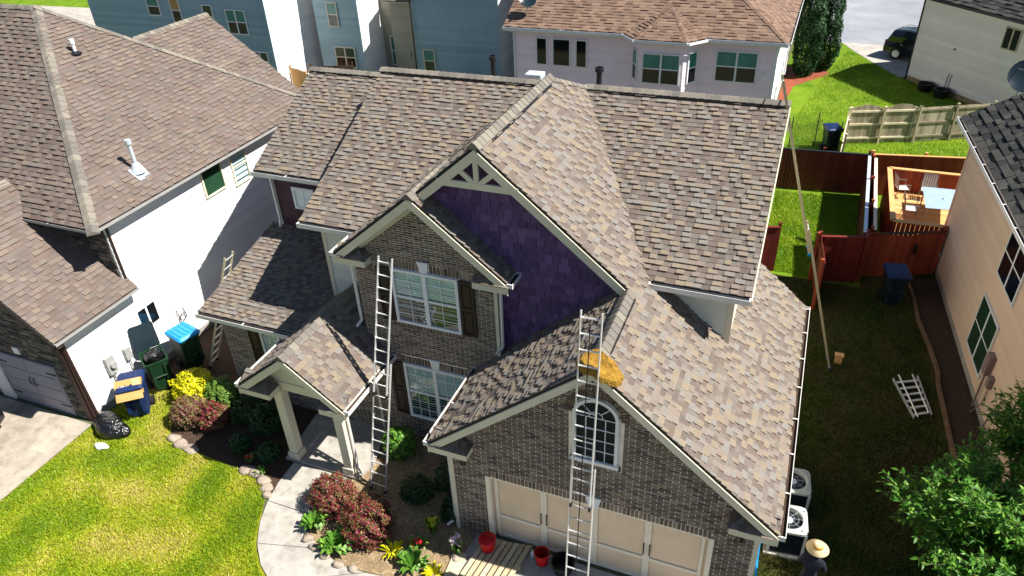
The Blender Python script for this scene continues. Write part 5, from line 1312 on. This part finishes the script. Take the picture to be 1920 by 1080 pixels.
# edging stones: every one its own
stones = [(-9.0, -.02, .22), (-8.62, -.14, .26), (-8.2, -.2, .24), (-6.2, -.27, .26), (-5.85, -.33, .22), (-5.52, -.46, .22), (-5.28, -.62, .2), (-5.1, -.82, .17), (-3.3, -1.6, .16), (-3.0, -1.78, .15), (-2.6, -1.9, .16), (-2.2, -2.0, .15), (-1.8, -1.98, .15), (.35, -.9, .14)]
where = ['at the left tip of the shade bed', 'second from the left tip of the shade bed', 'third from the left tip of the shade bed', 'on lawn edge in front of the shade bed', 'left of the tiny green plant', 'right of the tiny green plant', 'next to last before the walkway', 'closest to the walkway curve on the lawn side', 'below the smaller strap leaved plant', 'between the two strap leaved plants', 'just below the larger leafy plant', 'right of the larger leafy plant at the walk', 'farthest right along the walk inner edge', 'pale one lying by the garage corner']
for (x, y, r_), w_ in zip(stones, where):
    blob('edging_stone', 'rough grey brown edging stone ' + w_, 'stone', (x, y, .04), (r_, r_ * .7, .09), 'rock', int(abs(x * 37 + y * 11)), .3, 2)['group'] = 'edging stones of the beds'
# wood strip edging of the garden bed on the right
ed = [(10.55, 15.2), (10.73, 14.0), (10.8, 12.7), (11.05, 11.2), (11.2, 10.0), (11.16, 9.4), (11.34, 6.3), (11.36, 3.2)]
t = thing('bed_edging', 'brown curved edging strip along the shaded mulch bed', 'edging', (11, 9, 0))
for a, b in zip(ed, ed[1:]):
    a, b = V((*a, 0)), V((*b, 0)); n = (b - a).cross(zv).normalized(); mm = MB(); mm.obox(a - n * .05, b - a, n * .10, V((0, 0, .10))); mm.build('edging_strip', 'edging', t)

# ================================================================== GARAGE APRON CLUTTER
t = thing('wooden_pallet', 'pale wooden slatted pallet lying before the garage door', 'pallet', (1.25, -.65, .03))
pa, pb, pc = V((.78, -.18, .03)), V((1.95, .0, .03)), V((.62, -1.45, .03))
pu, pv = (pb - pa), (pc - pa)
for i in range(3): mm = MB(); mm.obox(pa + pv * (i * .46), pu, pv * .07, V((0, 0, .085)), random.random()); mm.build('stringer', 'pallet_wood', t)
for i in range(8): mm = MB(); mm.obox(pa + pu * (i / 8 + .012) + V((0, 0, .087)), pu * (1 / 8 - .03), pv, V((0, 0, .022)), random.random()); mm.build('slat', 'pallet_wood', t)
mm = MB(); mm.obox((.30, -1.55, .032), (.32, .02, 0), (-.06, .85, 0), (0, 0, .03)); tag(mm.build('pale_board', 'pale_wood', bevel=.004), 'pale flat board lying left of the pallet', 'board')
def bucket(label, c, r, h, material, tilt=0, lid=False):
    t = thing('bucket', label, 'bucket', c, 0)
    R_ = Matrix.Rotation(tilt, 4, 'Y')
    mm = MB(); pr = [(0, .005), (r * .82, .005), (r, h), (r * 1.06, h), (r * 1.06, h + .02), (r * .95, h + .02), (r * .78, .03), (0, .03)]
    if lid: pr = [(0, .005), (r * .82, .005), (r, h), (r * 1.06, h), (r * 1.06, h + .03), (r * .9, h + .06), (0, h + .07)]
    mm.lathe(pr, (0, 0, 0), 22); mm.v = [tuple(R_ @ V(q)) for q in mm.v]; mm.build('pail', material, t, local=True, smooth=False)
    mm = MB(); mm.path([tuple(R_ @ V((r * 1.05 * math.cos(a), .02 * math.sin(a), h + r * .55 * math.sin(a)))) for a in [math.pi * k / 8 for k in range(9)]], .008, 5); mm.build('bail_handle', 'black_iron', t, local=True)
    return t
bucket('closed red plastic bucket sitting on the pallet', (.98, -.42, .142), .20, .30, 'red_plastic', lid=True)
bucket('open red plastic bucket on the concrete right of the pallet', (2.28, -.28, .032), .17, .34, 'red_plastic')
bucket('wide black tub beside the open red bucket', (2.80, -.30, .032), .26, .28, 'black_plastic')
mm = MB(); mm.lathe([(0, 0), (.05, 0), (.05, .16), (.02, .2), (.02, .24), (0, .24)], (2.03, -.22, .032), 12); tag(mm.build('clear_bottle', 'galvanised'), 'small clear bottle between pallet and open red bucket', 'bottle')
for k, (x, y) in enumerate(((1.1, -1.45), (1.5, -1.40))):
    blob('plastic_wrap', ['crumpled clear wrap on the near left of the pallet', 'crumpled clear wrap on the near right of the pallet'][k], 'wrap', (x, y, .16), (.14, .10, .06), 'bag_white', 20 + k, .4, 3)

# ================================================================== AIR CONDITIONERS
def ac(label, loc, rz):
    t = thing('air_conditioner', label, 'air conditioner', loc, rz)
    w = .40
    mm = MB(); mm.box((-w - .06, -w - .06, 0), (w + .06, w + .06, .07)); mm.build('pad', 'concrete', t, local=True, bevel=.01)
    mm = MB(); mm.box((-w + .03, -w + .03, .07), (w - .03, w - .03, .78)); mm.build('coil', 'black_plastic', t, local=True)
    mm = MB()
    for a, b in ((-w, -w), (w - .06, -w), (-w, w - .06), (w - .06, w - .06)): mm.box((a, b, .07), (a + .06, b + .06, .80))
    mm.build('corner_post', 'ac_case', t, local=True)
    for k in range(14):
        z = .11 + k * .048; mm = MB()
        for s in (-1, 1):
            mm.box((-w + .06, s * (w - .012) - .008, z), (w - .06, s * (w - .012) + .008, z + .014)); mm.box((s * (w - .012) - .008, -w + .06, z), (s * (w - .012) + .008, w - .06, z + .014))
        mm.build('louvre', 'bin_black', t, local=True)
    mm = MB(); n = 32; pr = []
    for k in range(n):                                            # square top with a round throat
        a = 2 * math.pi * k / n; c, s = math.cos(a), math.sin(a); q = (w + .01) / max(abs(c), abs(s)); q = min(q, (w + .01) * 1.30)
        pr.append([(c * q, s * q, .78), (c * q, s * q, .84), (c * (w - .05), s * (w - .05), .87), (c * (w - .08), s * (w - .08), .86), (c * (w - .10), s * (w - .10), .70)])
    P = [p_ for r_ in pr for p_ in r_]; mm.add(P, [(j * 5 + i, ((j + 1) % n) * 5 + i, ((j + 1) % n) * 5 + i + 1, j * 5 + i + 1) for j in range(n) for i in range(4)]); tp = mm.build('top_cover', 'ac_case', t, local=True)
    mm = MB(); mm.tube((0, 0, .72), (0, 0, .80), .10, 16); mm.build('fan_motor', 'galvanised', t, local=True)
    for k in range(4):
        a = k * math.pi / 2 + .4; c, s = math.cos(a), math.sin(a); mm = MB(); mm.poly([(c * .08 - s * .03, s * .08 + c * .03, .73), (c * .28 - s * .12, s * .28 + c * .12, .75), (c * .28 + s * .08, s * .28 - c * .08, .71), (c * .08 + s * .03, s * .08 - c * .03, .71)]); mm.prism([(c * .08 - s * .03, s * .08 + c * .03, .722), (c * .28 - s * .12, s * .28 + c * .12, .742), (c * .28 + s * .08, s * .28 - c * .08, .702), (c * .08 + s * .03, s * .08 - c * .03, .702)], (0, 0, .006)); mm.build('fan_blade', 'grey_box', t, local=True)
    mm = MB()
    for q in (.12, .22, .32): mm.path([(q * math.cos(a), q * math.sin(a), .862) for a in [2 * math.pi * k / 20 for k in range(21)]], .0025, 4)
    for k in range(8): a = k * math.pi / 4; mm.tube((.04 * math.cos(a), .04 * math.sin(a), .862), (.33 * math.cos(a), .33 * math.sin(a), .862), .003, 4)
    mm.build('fan_guard', 'galvanised', t, local=True)
ac('shaded blue grey air conditioner, farther one under the gutter', (7.42, 3.42, .01), rad(6))
ac('sunlit pale air conditioner, nearer one by the garage corner', (7.42, 2.20, .01), rad(6))
mm = MB(); mm.path([(6.86, 1.3, .9), (6.88, 1.1, .5), (6.95, .6, .05), (6.98, .2, .03)], .03, 6); tag(mm.build('coiled_hose', 'lid_blue'), 'blue hose hanging down the garage right corner', 'hose')

# ================================================================== PERSON
def person(loc, rz):
    t = thing('person', 'person in dark clothes and wide straw hat standing by the air conditioner', 'person', loc, rz)
    J = dict(pel=(0, 0, .92), sp=(0, -.02, 1.12), ch=(0, -.06, 1.34), nk=(0, -.09, 1.48), hd=(0, -.12, 1.62),
             lh=(-.09, 0, .88), lk=(-.11, -.06, .48), la=(-.12, .02, .08), lt=(-.13, -.14, .04), rh=(.09, 0, .88), rk=(.12, -.02, .48), ra=(.14, .08, .08), rt=(.16, -.08, .04),
             ls=(-.18, -.06, 1.38), le=(-.25, -.12, 1.12), lw=(-.18, -.32, 1.02), lf=(-.15, -.40, 1.0), rs=(.18, -.06, 1.38), re=(.27, -.08, 1.12), rw=(.22, -.28, .98), rf=(.19, -.36, .97))
    R_ = dict(pel=.14, sp=.135, ch=.15, nk=.06, hd=.09, lh=.09, lk=.065, la=.045, lt=.04, rh=.09, rk=.065, ra=.045, rt=.04, ls=.075, le=.052, lw=.036, lf=.034, rs=.075, re=.052, rw=.036, rf=.034)
    names = list(J); E = [('pel', 'sp'), ('sp', 'ch'), ('ch', 'nk'), ('nk', 'hd'), ('pel', 'lh'), ('lh', 'lk'), ('lk', 'la'), ('la', 'lt'), ('pel', 'rh'), ('rh', 'rk'), ('rk', 'ra'), ('ra', 'rt'), ('ch', 'ls'), ('ls', 'le'), ('le', 'lw'), ('lw', 'lf'), ('ch', 'rs'), ('rs', 're'), ('re', 'rw'), ('rw', 'rf')]
    me = bpy.data.meshes.new('body'); me.from_pydata([J[k] for k in names], [(names.index(a), names.index(b)) for a, b in E], [])
    me.attributes.new('tone', 'FLOAT', 'POINT')
    o = link('body', me, 'cloth_dark', t, local=True)
    sk = o.modifiers.new('skin', 'SKIN'); me.skin_vertices[0].data[0].use_root = True
    for i, k in enumerate(names): me.skin_vertices[0].data[i].radius = (R_[k], R_[k])
    su = o.modifiers.new('sub', 'SUBSURF'); su.levels = su.render_levels = 2
    mm = MB(); mm.lathe([(0, -.13), (.055, -.12), (.085, -.06), (.092, .02), (.085, .09), (.05, .13), (0, .14)], (0, -.125, 1.63), 16, sx=.88); mm.tube((0, -.215, 1.62), (0, -.235, 1.60), .016, 6); mm.build('head', 'skin', t, local=True, smooth=True)
    for s, w_, f in ((-1, J['lw'], J['lf']), (1, J['rw'], J['rf'])):
        w_, f = V(w_), V(f); d = (f - w_).normalized(); mm = MB(); mm.tube(w_ + d * .03, f + d * .03, .036, 8, .032)
        for k in range(4): q = f + d * .03 + V(((k - 1.5) * .017, 0, 0)); mm.path([q, q + d * (.04 + .008 * (k in (1, 2))) - V((0, 0, .012)), q + d * .06 - V((0, 0, .04))], .009, 6)
        q = f - V((s * .035, 0, 0)); mm.path([q, q + d * .03 - V((s * .02, 0, .01)), q + d * .055 - V((s * .012, 0, .02))], .010, 6); mm.build('hand', 'skin', t, local=True, smooth=True)
    mm = MB(); mm.lathe([(.10, .02), (.225, -.03), (.23, -.02), (.11, .04), (.105, .06), (.095, .12), (.06, .135), (0, .115)], (0, -.12, 1.70), 26); h = mm.build('straw_hat', 'straw_hat', t, local=True, smooth=True)
    mm = MB(); mm.lathe([(.112, .035), (.109, .085), (.100, .10), (.07, .136)], (0, -.12, 1.70), 26); mm.build('hat_band', 'hat_band', h)
    h.rotation_euler = (0, 0, 0)
person((7.92, .74, .01), rad(165))

# ================================================================== TREES
def broad_tree(name, label, base, h, cr, cz, n_limb, twigs, lpt, size, material):
    t = thing(name, label, 'tree', (*base, 0))
    mm = MB(); b = V((*base, 0)); top = b + V((.1, .05, h * .55)); mm.tube(b, top, .10, 10, .07)
    mm.build('trunk', 'bark', t)
    br = MB(); vs = []; tones = []
    for i in range(n_limb):
        a = i * 2.4 + random.uniform(-.3, .3); el = random.uniform(-.1, 1.25)
        d = V((math.cos(a) * math.cos(el) * cr[0], math.sin(a) * math.cos(el) * cr[1], math.sin(el) * cr[2])) * random.uniform(.75, 1.08)
        c = b + V((0, 0, cz)); s = b.lerp(top, random.uniform(.55, 1)); e = c + d
        mid = s.lerp(e, .5) + V((0, 0, .15)); br.tube(s, mid, .035, 6, .022); br.tube(mid, e, .022, 5, .006)
        for k in range(twigs):
            f = random.uniform(.35, 1.0); p = (s.lerp(mid, f * 2) if f < .5 else mid.lerp(e, f * 2 - 1))
            td = (d.normalized() * .7 + V((random.gauss(0, .6), random.gauss(0, .6), random.gauss(.15, .45)))).normalized(); L = random.uniform(.3, .62)
            br.tube(p, p + td * L, .007, 4, .003)
            for j in range(lpt):
                q = p + td * (L * (j + .6) / lpt); ld = (td * .5 + V((random.gauss(0, .6), random.gauss(0, .6), random.gauss(0, .4)))).normalized(); w = ld.cross(V((random.gauss(0, .4), random.gauss(0, .4), 1))).normalized(); sz = size * random.uniform(.7, 1.25)
                vs += [q, q + ld * sz * .45 + w * sz * .17, q + ld * sz - V((0, 0, sz * .12)), q + ld * sz * .45 - w * sz * .17]; tones.append(min(.99, max(0, random.gauss(.45, .28))))
    br.build('limb', 'bark', t, fix=False)
    quads_obj('crown', np.array([tuple(v) for v in vs]), tones, material, t)
    return t
broad_tree('young_tree', 'leafy green tree filling the lower right corner', (10.95, 2.0), 3.1, (1.55, 1.75, 1.35), 2.0, 60, 24, 13, .15, 'leaf_tree')
broad_tree('young_tree', 'green leafy tree cut off at the right edge by the tan wall', (12.05, 4.55), 3.4, (.9, .9, .9), 2.7, 26, 16, 12, .15, 'leaf_tree')
def cypress(label, c, r, h, n):
    t = thing('cypress_tree', label, 'tree', (*c, 0))
    mm = MB(); mm.tube((*c, 0), (*c, h * .9), .09, 8, .02); mm.build('trunk', 'bark', t)
    ph = rng.uniform(0, 6.28, 6)
    def f(k):
        z = rng.uniform(0, 1, k); a = rng.uniform(0, 6.28, k)
        rr = r * np.clip(np.minimum(.55 + z * 3.2, 1) * (1 - np.clip(z - .45, 0, 1) ** 1.5 * 1.7), .05, 1) * (1 + .12 * np.sin(a * 3 + z * 9 + ph[0]) + .10 * np.sin(a * 7 - z * 23 + ph[1]) + .08 * np.sin(z * 40 + a * 2)) * rng.uniform(.78, 1.04, k)
        return np.column_stack([c[0] + rr * np.cos(a), c[1] + rr * np.sin(a), .08 + z * h])
    quads_obj('crown', leaves(n, f, .13, .55, .2, (c[0], c[1], h * .4)), rng.random(n), 'leaf_dark', t)
cypress('tall dark cypress beside the pink house, left one', (5.62, 38.2), .78, 7.2, 20000)
cypress('tall dark cypress beside the pink house, right one', (6.55, 39.6), .80, 7.4, 20000)

# ================================================================== CARS
def car(label, loc, rz):
    t = thing('parked_car', label, 'car', loc, rz)
    W2 = .92
    def ring(x, zb, zt, w, wt): return [V((x, -w, zb)), V((x, -w * 1.02, zb + (zt - zb) * .55)), V((x, -wt, zt)), V((x, wt, zt)), V((x, w * 1.02, zb + (zt - zb) * .55)), V((x, w, zb))]
    body = [(-2.35, .45, .85, .78, .70), (-2.28, .32, 1.02, .88, .80), (-1.5, .28, 1.06, W2, .86), (1.0, .28, 1.04, W2, .86), (1.9, .30, .98, .90, .80), (2.3, .42, .82, .78, .66)]
    mm = MB(); mm.loft([ring(*q) for q in body]); b = mm.build('body', 'car_black', t, local=True, smooth=False, bevel=.05)
    cab = [(-2.22, 1.0, 1.06, .80, .78), (-1.95, 1.0, 1.66, .82, .66), (-1.2, 1.0, 1.76, .84, .68), (.1, 1.0, 1.74, .84, .67), (.55, 1.0, 1.55, .83, .64), (1.15, 1.0, 1.05, .82, .76)]
    mm = MB(); mm.loft([ring(*q) for q in cab]); mm.build('cabin', 'car_glass', t, local=True, bevel=.03)
    mm = MB(); mm.loft([[V((x, -w, z)), V((x, -w * .7, z + .05)), V((x, w * .7, z + .05)), V((x, w, z))] for x, z, w in ((-1.95, 1.66, .67), (-1.2, 1.75, .69), (.1, 1.73, .68), (.45, 1.60, .65))]); mm.build('roof', 'car_black', t, local=True, bevel=.02)
    for s in (-1, 1):
        mm = MB(); mm.path([(-1.75, s * .6, 1.74), (-1.6, s * .6, 1.84), (-.1, s * .6, 1.82), (.1, s * .6, 1.74)], .02, 6); mm.build('roof_rail', 'rim', t, local=True)
        for x in (-1.2, -.35, .35): mm = MB(); mm.obox((x, s * .80, 1.03), (.07, 0, 0), (0, -s * .14, .66), (0, s * .02, .01)); mm.build('door_pillar', 'car_black', t, local=True)
        mm = MB(); mm.box((-2.33, s * .62 - .12, .80), (-2.22, s * .62 + .12, 1.05)); mm.build('tail_light', 'tail_red', t, local=True)
        mm = MB(); mm.box((2.1, s * .6 - .16, .72), (2.30, s * .6 + .16, .88)); mm.build('headlight', 'car_glass', t, local=True)
        mm = MB(); mm.box((.62, s * .98 - .07, 1.02), (.78, s * .98 + .07, 1.16)); mm.build('mirror', 'car_black', t, local=True, bevel=.02)
        for x in (-1.4, 1.4):
            mm = MB(); mm.tube((x, s * .72, .36), (x, s * .95, .36), .36, 22); wl = mm.build('wheel', 'tyre', t, local=True)
            mm = MB(); mm.tube((x, s * .90, .36), (x, s * .965, .36), .235, 18); mm.build('rim', 'rim', wl)
    for k in (0, 1): mm = MB(); mm.box((-.45 + k * -.8, -.955, .92), (-.28 + k * -.8, -.93, .95)); mm.build('door_handle', 'rim', t, local=True)
    return t
car('black station wagon parked on the far driveway behind the grey house', (12.6, 43.2, .02), rad(-28))
car('black car corner showing at the left edge on the neighbour driveway', (-15.62, -3.05, .022), rad(28))
flush_pieces()
